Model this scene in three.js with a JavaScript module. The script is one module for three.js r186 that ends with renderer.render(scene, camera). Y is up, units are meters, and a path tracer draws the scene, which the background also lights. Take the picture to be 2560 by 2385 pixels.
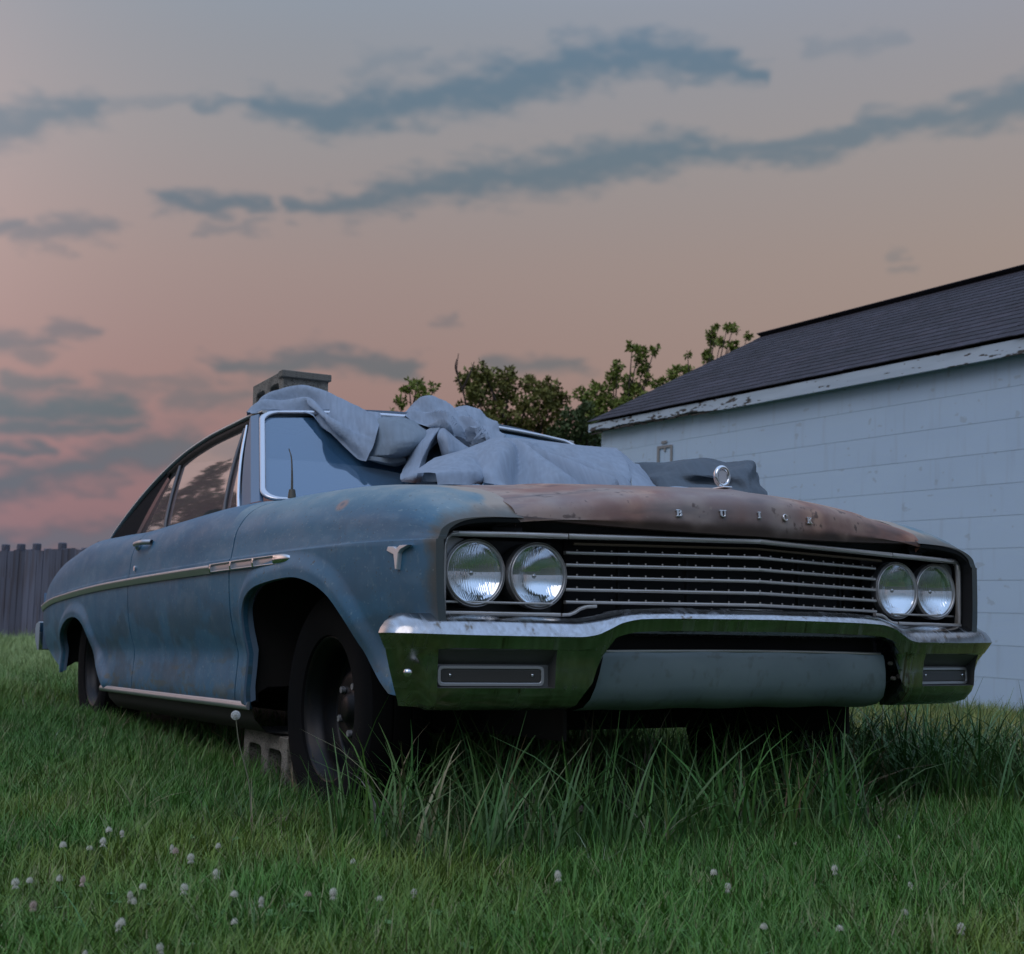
import * as THREE from 'three';
import { mergeGeometries, mergeVertices, toCreasedNormals } from 'three/addons/utils/BufferGeometryUtils.js';
import { FontLoader } from 'three/addons/loaders/FontLoader.js';
import { TextGeometry } from 'three/addons/geometries/TextGeometry.js';
import { RoundedBoxGeometry } from 'three/addons/geometries/RoundedBoxGeometry.js';

// ---------------------------------------------------------------- camera, sky, sun, exposure
const scene = new THREE.Scene();
const camera = new THREE.PerspectiveCamera(39.436, 1024 / 954, 0.05, 600);
camera.rotation.order = 'YXZ';
camera.position.set(-2.178, 0.596, 3.527);
const D2R = Math.PI / 180;
camera.rotation.set(5.589 * D2R, -28.684 * D2R, 1.588 * D2R);
const renderer = new THREE.WebGLRenderer({ antialias: true });
camera.focus = 3.6; camera.userData.fStop = 8;
renderer.toneMapping = THREE.LinearToneMapping;
renderer.toneMappingExposure = 1.06;
renderer.shadowMap.enabled = true;

// seeded random and noise
let seed = 7;
const rnd = () => { seed = (seed * 1664525 + 1013904223) >>> 0; return seed / 4294967296; };
const rr = (a, b) => a + (b - a) * rnd();
const clamp = (x, a = 0, b = 1) => Math.min(b, Math.max(a, x));
const lerp = (a, b, t) => a + (b - a) * t;
const sst = (a, b, x) => { const t = clamp((x - a) / (b - a)); return t * t * (3 - 2 * t); };
const hash3 = (x, y, z) => { let h = (x * 374761393 + y * 668265263 + z * 2147483647) | 0; h = Math.imul(h ^ (h >>> 13), 1274126177); h ^= h >>> 16; return (h >>> 0) / 4294967296; };
function vnoise(x, y, z = 0) {
  const X = Math.floor(x), Y = Math.floor(y), Z = Math.floor(z);
  let fx = x - X, fy = y - Y, fz = z - Z;
  fx = fx * fx * (3 - 2 * fx); fy = fy * fy * (3 - 2 * fy); fz = fz * fz * (3 - 2 * fz);
  const c = (i, j, k) => hash3(X + i, Y + j, Z + k);
  return lerp(lerp(lerp(c(0, 0, 0), c(1, 0, 0), fx), lerp(c(0, 1, 0), c(1, 1, 0), fx), fy),
    lerp(lerp(c(0, 0, 1), c(1, 0, 1), fx), lerp(c(0, 1, 1), c(1, 1, 1), fx), fy), fz);
}
function fbm(x, y, z = 0, o = 4) { let s = 0, a = 0.5, n = 0; for (let i = 0; i < o; i++) { s += a * vnoise(x, y, z); n += a; x = x * 2.03 + 11.3; y = y * 2.03 + 5.7; z = z * 2.03 + 3.1; a *= 0.5; } return s / n; }

// dusk sky: pink and grey over the garage, a pink glow to the west (left), clear pale blue overhead and behind
const CLOUDS = {
  a: [1, [[16.9, 20.5, .4], [20.4, 20.4, .62], [23.8, 21.2, .71], [27.4, 21.9, .75], [30.6, 22.8, .75], [34, 23.3, .58], [37.4, 22.8, .58], [39.3, 22.4, .27]]],
  b: [.35, [[21.5, 22.4, .4], [23.7, 22.9, .31], [24.4, 23.1, .18]]],
  c: [1, [[13.5, 16.3, .3], [15.6, 16.3, .4], [17.3, 16.7, .28]]], d: [.5, [[14.8, 15.1, .16], [17.5, 15.8, .22]]],
  e: [1, [[18.6, 16.6, .27], [21.3, 16.8, .49], [24.4, 17.7, .62], [27.3, 18.2, .67], [31.9, 18.8, .75], [34.8, 19.4, .67], [36.9, 19.4, .44]]],
  f: [.9, [[37.5, 19.3, .35], [39.7, 19.4, .35], [41.9, 19.4, .45], [44, 20.1, .4], [47.2, 20.2, .49], [50.2, 20.6, .67], [54, 21, .8]]],
  g: [.85, [[5.5, 18.1, .8], [7.9, 18.9, .58], [10.1, 19.5, .4]]], h: [.4, [[10.1, 19.5, .35], [12.3, 20.3, .18], [14.5, 20.6, .18]]],
  i: [.7, [[14.7, 20.4, .2], [16.2, 20.5, .2]]], j: [.8, [[6.6, 14.5, .35], [7.9, 14.9, .22]]], k: [.7, [[8.1, 14.5, .4], [9.7, 15, .4], [11.4, 15.1, .36]]],
  l: [.4, [[8.6, 13.8, .2], [9.4, 13.9, .16]]], m: [.75, [[6.9, 9.9, .49], [8.2, 10, .4], [9.2, 10.2, .31]]], n: [.7, [[9.3, 10.6, .31], [10.8, 10.9, .22]]],
  o: [.6, [[7.9, 9.6, .27], [8.8, 9.7, .22]]], p: [.9, [[16.1, 9.8, .31], [18.5, 10, .44], [20, 10.5, .44], [21.8, 10.2, .35], [24.2, 10.2, .35]]],
  q: [.75, [[7.9, 8.4, .31], [9.9, 8.7, .27]]], r: [.5, [[11.3, 8.7, .31], [13.4, 8.9, .27], [14.9, 9.1, .4]]], s: [.6, [[14.5, 8.3, .4], [16.8, 8.6, .35]]],
  t: [.95, [[4, 7, .4], [7, 7.2, .53], [9.4, 7.5, .58], [12, 7.9, .58]]], u: [.9, [[7.1, 6.5, .31], [9.8, 6.8, .31], [12.5, 7.2, .22]]],
  v: [.9, [[5, 5.6, .2], [7.1, 5.7, .22], [9.3, 5.9, .18]]], w: [.9, [[4, 3.6, .5], [7.2, 4.2, .53], [9.5, 4.9, .58], [11.9, 5.6, .67], [14.4, 6.3, .75]]],
  x: [.5, [[10.4, 4.2, .22], [12.2, 4.4, .22]]], y: [.7, [[5, 1.6, .4], [8.1, 1.9, .35], [9.9, 2.3, .44], [12.3, 2.5, .58]]],
  z: [.8, [[27.8, 10.5, .27], [29.6, 10.4, .35], [31.6, 10.3, .29]]], aa: [.5, [[25.3, 12.2, .16], [26.2, 12.2, .13]]],
  ab: [.35, [[41.6, 23.2, .31], [43.6, 23.3, .35], [45.1, 23.5, .22]]], ac: [.4, [[44.7, 14.9, .16], [45.3, 14.8, .13]]], ad: [.45, [[44.6, 14.2, .13], [45.4, 14.2, .16]]],
};
const lin = (r, g, b) => new THREE.Color().setRGB(r / 255, g / 255, b / 255, THREE.SRGBColorSpace).toArray();
function ramp(keys, t) { if (t <= keys[0][0]) return keys[0][1]; for (let i = 1; i < keys.length; i++) if (t <= keys[i][0]) { const f = (t - keys[i - 1][0]) / (keys[i][0] - keys[i - 1][0]); return keys[i][1].map((v, k) => lerp(keys[i - 1][1][k], v, f)); } return keys[keys.length - 1][1]; }
const SKY_LEFT = [[0, lin(104, 96, 110)], [3, lin(128, 100, 108)], [6, lin(141, 108, 112)], [9, lin(148, 119, 117)], [14, lin(150, 132, 130)], [19, lin(143, 141, 144)], [25, lin(132, 144, 156)], [32, lin(136, 154, 176)]];
const SKY_RIGHT = [[0, lin(150, 118, 108)], [4, lin(152, 124, 112)], [10, lin(154, 134, 124)], [15, lin(155, 140, 133)], [20, lin(151, 145, 145)], [25, lin(145, 147, 156)], [32, lin(146, 158, 178)]];
const ZENITH = [0.54, 0.74, 1.13], BACK = [0.19, 0.235, 0.31], WEST = [1.4, 0.98, 0.90];
function skyColor(az, el) { // degrees; az from -z towards +x
  const a = clamp((az - 7) / 43), e = Math.max(el, 0);
  const L = ramp(SKY_LEFT, e), R = ramp(SKY_RIGHT, e), col = [0, 1, 2].map(k => lerp(L[k], R[k], a));
  const d = (c) => { let q = Math.abs(((az - c + 540) % 360) - 180); return q; };
  const behind = sst(45, 130, d(30)) * 0.92;               // away from the picture
  const up = sst(lerp(22, 16, behind), lerp(55, 40, behind), e);                               // towards the zenith
  let out = col.map((v, k) => lerp(v, BACK[k], behind));
  const west = Math.exp(-Math.pow(d(-23) / 21, 2)) * Math.exp(-Math.pow((e - 15) / 15, 2)) ;
  out = out.map((v, k) => lerp(v, WEST[k], west * 0.8));
  out = out.map((v, k) => lerp(v, ZENITH[k], up * 0.9));
  return out;
}
{
  const W = 3072, H = 1536, data = new Float32Array(W * H * 4);
  const segs = [];
  for (const k in CLOUDS) { const [al, pts] = CLOUDS[k]; for (let i = 0; i + 1 < pts.length; i++) segs.push([al, pts[i], pts[i + 1]]); }
  for (let j = 0; j < H; j++) {
    const el = (j + 0.5) / H * 180 - 90;
    for (let i = 0; i < W; i++) {
      const phi = ((i + 0.5) / W - 0.5) * 360;              // atan2(z, x)
      let az = phi + 90; if (az > 180) az -= 360;           // from -z towards +x
      const o = (j * W + i) * 4;
      if (el < -2) { data[o] = 0.035; data[o + 1] = 0.05; data[o + 2] = 0.03; data[o + 3] = 1; continue; }
      let c = skyColor(az, el);
      let cl = 0;
      if (az > 1 && az < 58 && el > 0 && el < 26) {
        const wx = (fbm(az * 0.8, el * 1.9, 3, 3) - 0.5) * 1.5, wy = (fbm(az * 0.8 + 40, el * 1.9, 8, 3) - 0.5) * 1.0;
        const X = az + wx, Y = el + wy;
        for (const [al, p, q] of segs) {
          if (X < p[0] - 2 || X > q[0] + 2 || Math.abs(Y - p[1]) > 3 && Math.abs(Y - q[1]) > 3) continue;
          const t = clamp((X - p[0]) / (q[0] - p[0] || 1)), th = lerp(p[2], q[2], t);
          const dy = Y - lerp(p[1], q[1], t), dx = X < p[0] ? p[0] - X : X > q[0] ? X - q[0] : 0;
          const dd = Math.hypot(dy / (dy > 0 ? 1.3 : 1.35), dx * 0.55) / th;
          const n = fbm(az * 1.5, el * 3.4, 1, 3) - 0.5;
          cl = Math.max(cl, al * (1 - sst(0.05, 1.65, dd + n * 0.85)));
        }
        cl *= 0.93;
      } else if (el > 3 && el < 40) {
        cl = 0.5 * sst(0.56, 0.72, fbm(az * 0.13 + 7, el * 0.45, 5, 4)) * (1 - sst(30, 40, el)) * sst(3, 8, el) * (1 - sst(58, 62, az) * 0) * (az > -12 && az < 70 ? 0.6 : 1);
      }
      const lo = sst(12, 7, el), cc = [c[0] * lerp(0.43, 0.33, lo), c[1] * lerp(0.65, 0.72, lo), c[2] * lerp(0.80, 0.84, lo)];
      for (let k = 0; k < 3; k++) data[o + k] = lerp(c[k], cc[k], cl) ;
      data[o + 3] = 1;
    }
  }
  const sky = new THREE.DataTexture(data, W, H, THREE.RGBAFormat, THREE.FloatType);
  sky.magFilter = sky.minFilter = THREE.LinearFilter; sky.mapping = THREE.EquirectangularReflectionMapping; sky.needsUpdate = true;
  scene.background = sky; scene.environment = sky;
}
const sun = new THREE.DirectionalLight(0xffeee2, 0.5);
sun.position.set(-22, 26, 12); sun.target.position.set(0, 0, 0); sun.castShadow = true; sun.shadow.radius = 70;
Object.assign(sun.shadow.camera, { left: -22, right: 22, top: 14, bottom: -14, near: 1, far: 80 }); sun.shadow.mapSize.set(2048, 2048);
scene.add(sun, sun.target);

// ---------------------------------------------------------------- helpers
const counts = {};
function numbered(name) { const n = counts[name] = (counts[name] ?? -1) + 1; return n ? name + '_' + String(n).padStart(3, '0') : name; }
function tag(o, label, category, group) { o.userData.label = label; o.userData.category = category; if (group) o.userData.group = group; return o; }
function thing(name, label, category, pos = [0, 0, 0], group) { const o = new THREE.Group(); o.name = numbered(name); o.position.set(...pos); scene.add(o); return tag(o, label, category, group); }
function part(name, geo, mat, parent, label) {
  if (Array.isArray(geo)) geo = merge(geo);
  const m = new THREE.Mesh(geo, mat); m.name = name; m.castShadow = m.receiveShadow = true; parent.add(m); if (label) m.userData.label = label; return m;
}
function struct(name, geo, mat) { const m = part(numbered(name), geo, mat, scene); m.userData.kind = 'structure'; return m; }
function merge(list) {
  const idx = list.some(g => g.index) && list.some(g => !g.index) ? list.map(g => g.index ? g.toNonIndexed() : g) : list;
  return mergeGeometries(idx.map(g => { const c = g.clone(); for (const k of Object.keys(c.attributes)) if (!['position', 'normal', 'uv'].includes(k)) c.deleteAttribute(k); return c; }));
}
const box = (w, h, d, x = 0, y = 0, z = 0, r = 0) => (r ? new RoundedBoxGeometry(w, h, d, 2, r) : new THREE.BoxGeometry(w, h, d)).translate(x, y, z);
// grid surface: rows of points [x,y,z]; optional uv rows
function grid(rows, uvf, flip) {
  const nr = rows.length, nc = rows[0].length, pos = [], uv = [], idx = [];
  for (let i = 0; i < nr; i++) for (let j = 0; j < nc; j++) { pos.push(...rows[i][j]); const q = uvf ? uvf(i, j, rows[i][j]) : [j / (nc - 1), i / (nr - 1)]; uv.push(q[0], q[1]); }
  for (let i = 0; i + 1 < nr; i++) for (let j = 0; j + 1 < nc; j++) {
    const a = i * nc + j, b = a + 1, c = a + nc, d = c + 1;
    flip ? idx.push(a, c, b, b, c, d) : idx.push(a, b, c, b, d, c);
  }
  const g = new THREE.BufferGeometry();
  g.setAttribute('position', new THREE.Float32BufferAttribute(pos, 3)); g.setAttribute('uv', new THREE.Float32BufferAttribute(uv, 2)); g.setIndex(idx); g.computeVertexNormals(); return g;
}
// monotone cubic through [x, y] keys
function curve(...keys) {
  const n = keys.length, x = keys.map(k => k[0]), y = keys.map(k => k[1]), s = [], m = [];
  for (let i = 0; i + 1 < n; i++) s.push((y[i + 1] - y[i]) / (x[i + 1] - x[i]));
  for (let i = 0; i < n; i++) m.push(i === 0 ? s[0] : i === n - 1 ? s[n - 2] : s[i - 1] * s[i] <= 0 ? 0 : 2 * s[i - 1] * s[i] / (s[i - 1] + s[i]));
  return (t) => {
    if (t <= x[0]) return y[0]; if (t >= x[n - 1]) return y[n - 1];
    let i = 0; while (t > x[i + 1]) i++;
    const h = x[i + 1] - x[i], u = (t - x[i]) / h, u2 = u * u, u3 = u2 * u;
    return (2 * u3 - 3 * u2 + 1) * y[i] + (u3 - 2 * u2 + u) * h * m[i] + (-2 * u3 + 3 * u2) * y[i + 1] + (u3 - u2) * h * m[i + 1];
  };
}
function catmull(p0, p1, p2, p3, t) { const o = []; for (let k = 0; k < 3; k++) { const a = p0[k], b = p1[k], c = p2[k], d = p3[k]; o.push(.5 * (2 * b + (c - a) * t + (2 * a - 5 * b + 4 * c - d) * t * t + (3 * b - a - 3 * c + d) * t * t * t)); } return o; }
const V = (p) => new THREE.Vector3(...p);
// sweep a closed/open profile [[out,up]...] along points with given out and up vectors
function sweep(pts, prof, outF, upF, close = true, caps = true) {
  const pr = close ? [...prof, prof[0]] : prof;
  const rows = pts.map((p, i) => { const o = outF(i), u = upF(i); return pr.map(([a, b]) => [0, 1, 2].map(k => p[k] + o[k] * a + u[k] * b)); });
  const gs = [grid(rows).toNonIndexed()];
  if (caps && close) for (const e of [0, pts.length - 1]) { const r = rows[e]; const pos = []; for (let i = 1; i + 2 < r.length; i++) { pos.push(...r[0], ...r[i], ...r[i + 1]); } const g = new THREE.BufferGeometry(); g.setAttribute('position', new THREE.Float32BufferAttribute(pos, 3)); g.setAttribute('uv', new THREE.Float32BufferAttribute(new Array(pos.length / 3 * 2).fill(0), 2)); g.computeVertexNormals(); gs.push(g); }
  return merge(gs);
}
function tube(pts, r, seg = 24, rs = 8, taper) {
  const g = new THREE.TubeGeometry(new THREE.CatmullRomCurve3(pts.map(V)), seg, 1, rs);
  const c = new THREE.CatmullRomCurve3(pts.map(V)), P = g.attributes.position, n = rs + 1;
  for (let i = 0; i <= seg; i++) { const p = c.getPointAt(i / seg), q = taper ? lerp(r, taper, i / seg) : r; for (let j = 0; j < n; j++) { const k = i * n + j; P.setXYZ(k, p.x + (P.getX(k) - p.x) * q, p.y + (P.getY(k) - p.y) * q, p.z + (P.getZ(k) - p.z) * q); } }
  return g;
}
function mirrorX(g) { const c = g.clone().applyMatrix4(new THREE.Matrix4().makeScale(-1, 1, 1)); if (c.index) { const a = c.index.array; for (let i = 0; i < a.length; i += 3) { const t = a[i]; a[i] = a[i + 1]; a[i + 1] = t; } } else { for (const k of ['position', 'normal', 'uv']) { const at = c.attributes[k]; if (!at) continue; const s = at.itemSize, a = at.array; for (let i = 0; i < at.count; i += 3) for (let q = 0; q < s; q++) { const t = a[i * s + q]; a[i * s + q] = a[(i + 1) * s + q]; a[(i + 1) * s + q] = t; } } } return c; }
// colour texture from f(u,v) -> linear-ish sRGB bytes [r,g,b]
function tex(W, H, f, { srgb = true, repeat, wrap = true } = {}) {
  const d = new Uint8Array(W * H * 4);
  for (let j = 0; j < H; j++) for (let i = 0; i < W; i++) { const c = f((i + 0.5) / W, (j + 0.5) / H, i, j), o = (j * W + i) * 4; d[o] = clamp(c[0], 0, 255); d[o + 1] = clamp(c[1], 0, 255); d[o + 2] = clamp(c[2], 0, 255); d[o + 3] = 255; }
  const t = new THREE.DataTexture(d, W, H, THREE.RGBAFormat); t.magFilter = t.minFilter = THREE.LinearFilter; if (srgb) t.colorSpace = THREE.SRGBColorSpace;
  t.wrapS = t.wrapT = wrap ? THREE.RepeatWrapping : THREE.ClampToEdgeWrapping; if (repeat) t.repeat.set(...repeat); t.needsUpdate = true; return t;
}
const mix3 = (a, b, t) => [lerp(a[0], b[0], t), lerp(a[1], b[1], t), lerp(a[2], b[2], t)];
const std = (o) => new THREE.MeshStandardMaterial({ side: THREE.DoubleSide, ...o });
const phy = (o) => new THREE.MeshPhysicalMaterial({ side: THREE.DoubleSide, ...o });
const rgb = (r, g, b) => new THREE.Color().setRGB(r, g, b);
// ---------------------------------------------------------------- ground
{
  const t = tex(512, 512, (u, v) => { const n = fbm(u * 24, v * 24, 1, 4), m = fbm(u * 6, v * 6, 9, 3); const c = mix3([30, 34, 16], [52, 66, 30], n); return mix3(c, [62, 58, 36], sst(0.55, 0.75, m) * 0.6); }, { repeat: [1, 1] });
  const g = new THREE.PlaneGeometry(600, 600, 1, 1).rotateX(-Math.PI / 2); const uv = g.attributes.uv; for (let i = 0; i < uv.count; i++) uv.setXY(i, uv.getX(i) * 300, uv.getY(i) * 300);
  struct('ground', g, std({ map: t, roughness: 1 }));
}
// ---------------------------------------------------------------- garage
{
  const X = 4.6, Z0 = -7.1, Z1 = 3.2, XR = 6.6, YR = 3.46, X2 = 8.6;
  const b = thing('garage', 'white lap sided garage with dark shingle roof and peeling eave board', 'garage', [X, 0, -2]);
  const o = b.position, L = (g) => g.translate(-o.x, -o.y, -o.z);
  const wallTex = tex(512, 512, (u, v) => { const n = fbm(u * 40, v * 40, 2, 3), m = fbm(u * 5, v * 9, 4, 4), s = fbm(u * 60, v * 4, 7, 3); let c = mix3([194, 216, 234], [186, 208, 227], m); c = mix3(c, [168, 182, 194], sst(0.6, 0.85, s) * 0.25); c = mix3(c, [150, 158, 160], sst(0.76, 0.82, n) * 0.3); return c; });
  const wallM = std({ map: wallTex, roughness: 0.62, bumpMap: wallTex, bumpScale: 0.001 });
  const board = (y0, y1, seed) => { // lapped board, its lower edge proud
    const sh = new THREE.Shape(); sh.moveTo(0, y0); sh.lineTo(-0.0056, y0); sh.lineTo(-0.0058, y0 + 0.002); sh.lineTo(-0.004, y1); sh.lineTo(0.02, y1); sh.lineTo(0.02, y0);
    const g = new THREE.ExtrudeGeometry(sh, { depth: Z1 - Z0, bevelEnabled: false, steps: 20 });
    const P = g.attributes.position; for (let i = 0; i < P.count; i++) { const z = P.getZ(i); P.setY(i, P.getY(i) + 0.004 * (fbm(z * 0.6 + seed * 5, seed) - 0.5)); }
    const uv = g.attributes.uv; for (let i = 0; i < uv.count; i++) uv.setXY(i, P.getZ(i) * 0.35 + seed * 0.37, P.getY(i) * 0.5 + seed * 0.13);
    g.computeVertexNormals(); return L(g.translate(X, 0, Z0));
  };
  const ys = [0.03]; for (let k = 0; k <= 9; k++) ys.push(0.238 + 0.2046 * k); ys.push(2.285);
  for (let k = 0; k + 1 < ys.length; k++) part('siding_board', board(ys[k], ys[k + 1] + 0.001, k + 1), wallM, b);
  part('foundation', L(box(0.2, 0.36, Z1 - Z0 - 0.02, X + 0.115, -0.13, (Z0 + Z1) / 2)), std({ color: rgb(0.3, 0.31, 0.32), roughness: 0.9 }), b);
  // end walls and back wall
  const gable = new THREE.Shape(); gable.moveTo(X + 0.02, 0); gable.lineTo(X2, 0); gable.lineTo(X2, 2.3); gable.lineTo(XR, YR - 0.1); gable.lineTo(X + 0.02, 2.3);
  for (const z of [Z0, Z1 - 0.1]) part('gable_wall', L(new THREE.ExtrudeGeometry(gable, { depth: 0.1, bevelEnabled: false }).translate(0, 0, z)), wallM, b);
  part('back_wall', L(box(0.1, 2.3, Z1 - Z0 - 0.2, X2 - 0.05, 1.15, (Z0 + Z1) / 2)), wallM, b);
  // eave board with rot at its far end
  const fz0 = Z0 - 0.09, fz1 = Z1 + 0.1, sh = new THREE.Shape(); sh.moveTo(fz0, 2.352); sh.lineTo(fz1, 2.352); sh.lineTo(fz1, 2.256);
  for (let i = 60; i >= 0; i--) { const z = lerp(fz0 + 2.1, fz0, 1 - i / 60), q = 1 - i / 60; const k = sst(0, 0.25, q); sh.lineTo(z, 2.256 + k * (0.012 + 0.038 * Math.pow(fbm(z * 5, 3), 1.4) + 0.012 * fbm(z * 24, 1))); }
  const peel = tex(1024, 64, (u, v) => {
    const z = fz0 + u * (fz1 - fz0); let d = fbm(z * 9, v * 5 + 2, 3, 5) * 0.6 + fbm(z * 30, v * 9, 8, 3) * 0.4;
    const left = 1 - sst(fz0 + 1.5, fz0 + 3.0, z), right = sst(-3.6, -2.2, z); const low = 1 - v;
    d += 0.15 * left * (0.3 + low) + 0.12 * right * (0.15 + 0.9 * low) - 0.085; const w = sst(0.585, 0.62, d);
    let c = mix3([204, 216, 226], [180, 194, 204], fbm(z * 4, v * 3, 5)); const wood = mix3([86, 78, 70], [48, 42, 38], fbm(z * 8, v * 30, 6, 3)); return mix3(c, wood, w * 0.9);
  });
  const fg = new THREE.ExtrudeGeometry(sh, { depth: 0.022, bevelEnabled: false, curveSegments: 2 }).rotateY(-Math.PI / 2).translate(X - 0.075, 0, 0);
  { const P = fg.attributes.position, uv = fg.attributes.uv; for (let i = 0; i < uv.count; i++) uv.setXY(i, (P.getZ(i) - fz0) / (fz1 - fz0), (P.getY(i) - 2.25) / 0.105); }
  part('eave_board', L(fg), std({ map: peel, roughness: 0.75, bumpMap: peel, bumpScale: 0.003 }), b, 'white painted eave board peeling to bare wood, rotted at its far end');
  part('soffit', L(box(0.12, 0.02, Z1 - Z0 + 0.1, X - 0.012, 2.30, (Z0 + Z1) / 2)), std({ color: rgb(0.10, 0.09, 0.085), roughness: 0.95 }), b);
  { // splintered strips hanging under the rotted part
    const gs = []; for (let i = 0; i < 26; i++) { const z = Z0 + 0.05 + i * 0.072 + rr(-0.03, 0.03), l = rr(0.05, 0.2); gs.push(box(0.012, rr(0.004, 0.012), l, X - 0.085 + rr(-0.006, 0.006), 2.262 + rr(-0.004, 0.024), z).rotateX(0)); }
    part('rotten_splinters', L(merge(gs)), std({ color: rgb(0.085, 0.07, 0.06), roughness: 1 }), b);
  }
  // roof: courses of shingles from the eave up
  const ex = X - 0.11, ey = 2.362, dx = XR - ex, dy = YR - ey, SL = Math.hypot(dx, dy), nC = 19, ux = dx / SL, uy = dy / SL;
  const shTex = tex(512, 256, (u, v) => { const n = fbm(u * 90, v * 46, 3, 3), m = fbm(u * 7, v * 5, 6, 4), s = fbm(u * 26, v * 3, 2, 2); const k = 0.45 + 0.6 * n + 0.7 * (m - 0.5); let c = [54 * k + 12, 51 * k + 12, 58 * k + 14]; return mix3(c, [64, 54, 58], sst(0.56, 0.78, s) * 0.4); });
  const shM = std({ map: shTex, roughness: 0.93, bumpMap: shTex, bumpScale: 0.004 });
  for (let side = 0; side < 2; side++) for (let k = 0; k < (side ? 19 : nC); k++) {
    const gs = [], a0 = k * SL / nC - 0.004, a1 = (k + 1) * SL / nC + 0.03; let z = Z0 - 0.1 - rr(0, 0.2);
    if (side) { gs.push([Z0 - 0.1, Z1 + 0.1, 0]); } else while (z < Z1 + 0.1) { const w = rr(0.22, 0.36); gs.push([Math.max(z, Z0 - 0.1), Math.min(z + w - 0.004, Z1 + 0.1), rr(-0.012, 0.008)]); z += w; }
    const list = gs.filter(q => q[1] - q[0] > 0.01).map(([p, q, j]) => { const g = new THREE.BoxGeometry(a1 - a0, 0.007, q - p).translate((a0 + a1) / 2 + j, 0, (p + q) / 2); g.rotateZ(Math.atan2(dy, dx) - 0.035); g.translate(0, 0.008 + (a0 + a1) / 2 * 0.035, 0);
      const P = g.attributes.position, uv = g.attributes.uv; const oz = rnd(); for (let i = 0; i < uv.count; i++) uv.setXY(i, P.getZ(i) * 0.45 + oz * 0.1, Math.hypot(P.getX(i), P.getY(i)) * 0.6 + oz); return g; });
    let g = merge(list); g.translate(ex, ey + 0.004, 0); if (side) g = mirrorX(g).translate(2 * XR, 0, 0);
    part('shingle_course', L(g), shM, b);
  }
  part('ridge_cap', L(merge([box(0.14, 0.006, Z1 - Z0 + 0.19, XR - 0.06, YR + 0.0, (Z0 + Z1) / 2), box(0.14, 0.006, Z1 - Z0 + 0.19, XR + 0.06, YR + 0.0, (Z0 + Z1) / 2)].map((g, i) => g.translate(-XR, -YR, 0).rotateZ(i ? -0.49 : 0.49).translate(XR + (i ? 0.0 : 0.0), YR + 0.008, 0)))), shM, b);
  { // roof deck under the courses
    const d = new THREE.Shape(); d.moveTo(ex + 0.03, ey - 0.012); d.lineTo(XR, YR - 0.018); d.lineTo(2 * XR - ex - 0.03, ey - 0.012); d.lineTo(2 * XR - ex - 0.03, ey - 0.05); d.lineTo(XR, YR - 0.07); d.lineTo(ex + 0.05, ey - 0.05);
    part('roof_deck', L(new THREE.ExtrudeGeometry(d, { depth: Z1 - Z0 + 0.16, bevelEnabled: false }).translate(0, 0, Z0 - 0.08)), std({ color: rgb(0.06, 0.05, 0.045), roughness: 1 }), b);
  }
  // brown ghost mark of something once fixed to the wall
  const mk = std({ color: rgb(0.30, 0.29, 0.28), roughness: 0.9 }), bx = (z0, z1, y0, y1) => box(0.004, y1 - y0, z1 - z0, X - 0.0125, (y0 + y1) / 2, (z0 + z1) / 2);
  part('wall_mark', L(merge([bx(-6.165, -6.13, 1.9, 2.055), bx(-5.965, -5.935, 1.9, 2.05), bx(-6.129, -5.966, 2.03, 2.053), bx(-6.10, -6.02, 2.072, 2.094), bx(-6.06, -6.035, 2.0, 2.029)])), mk, b);
}
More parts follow.
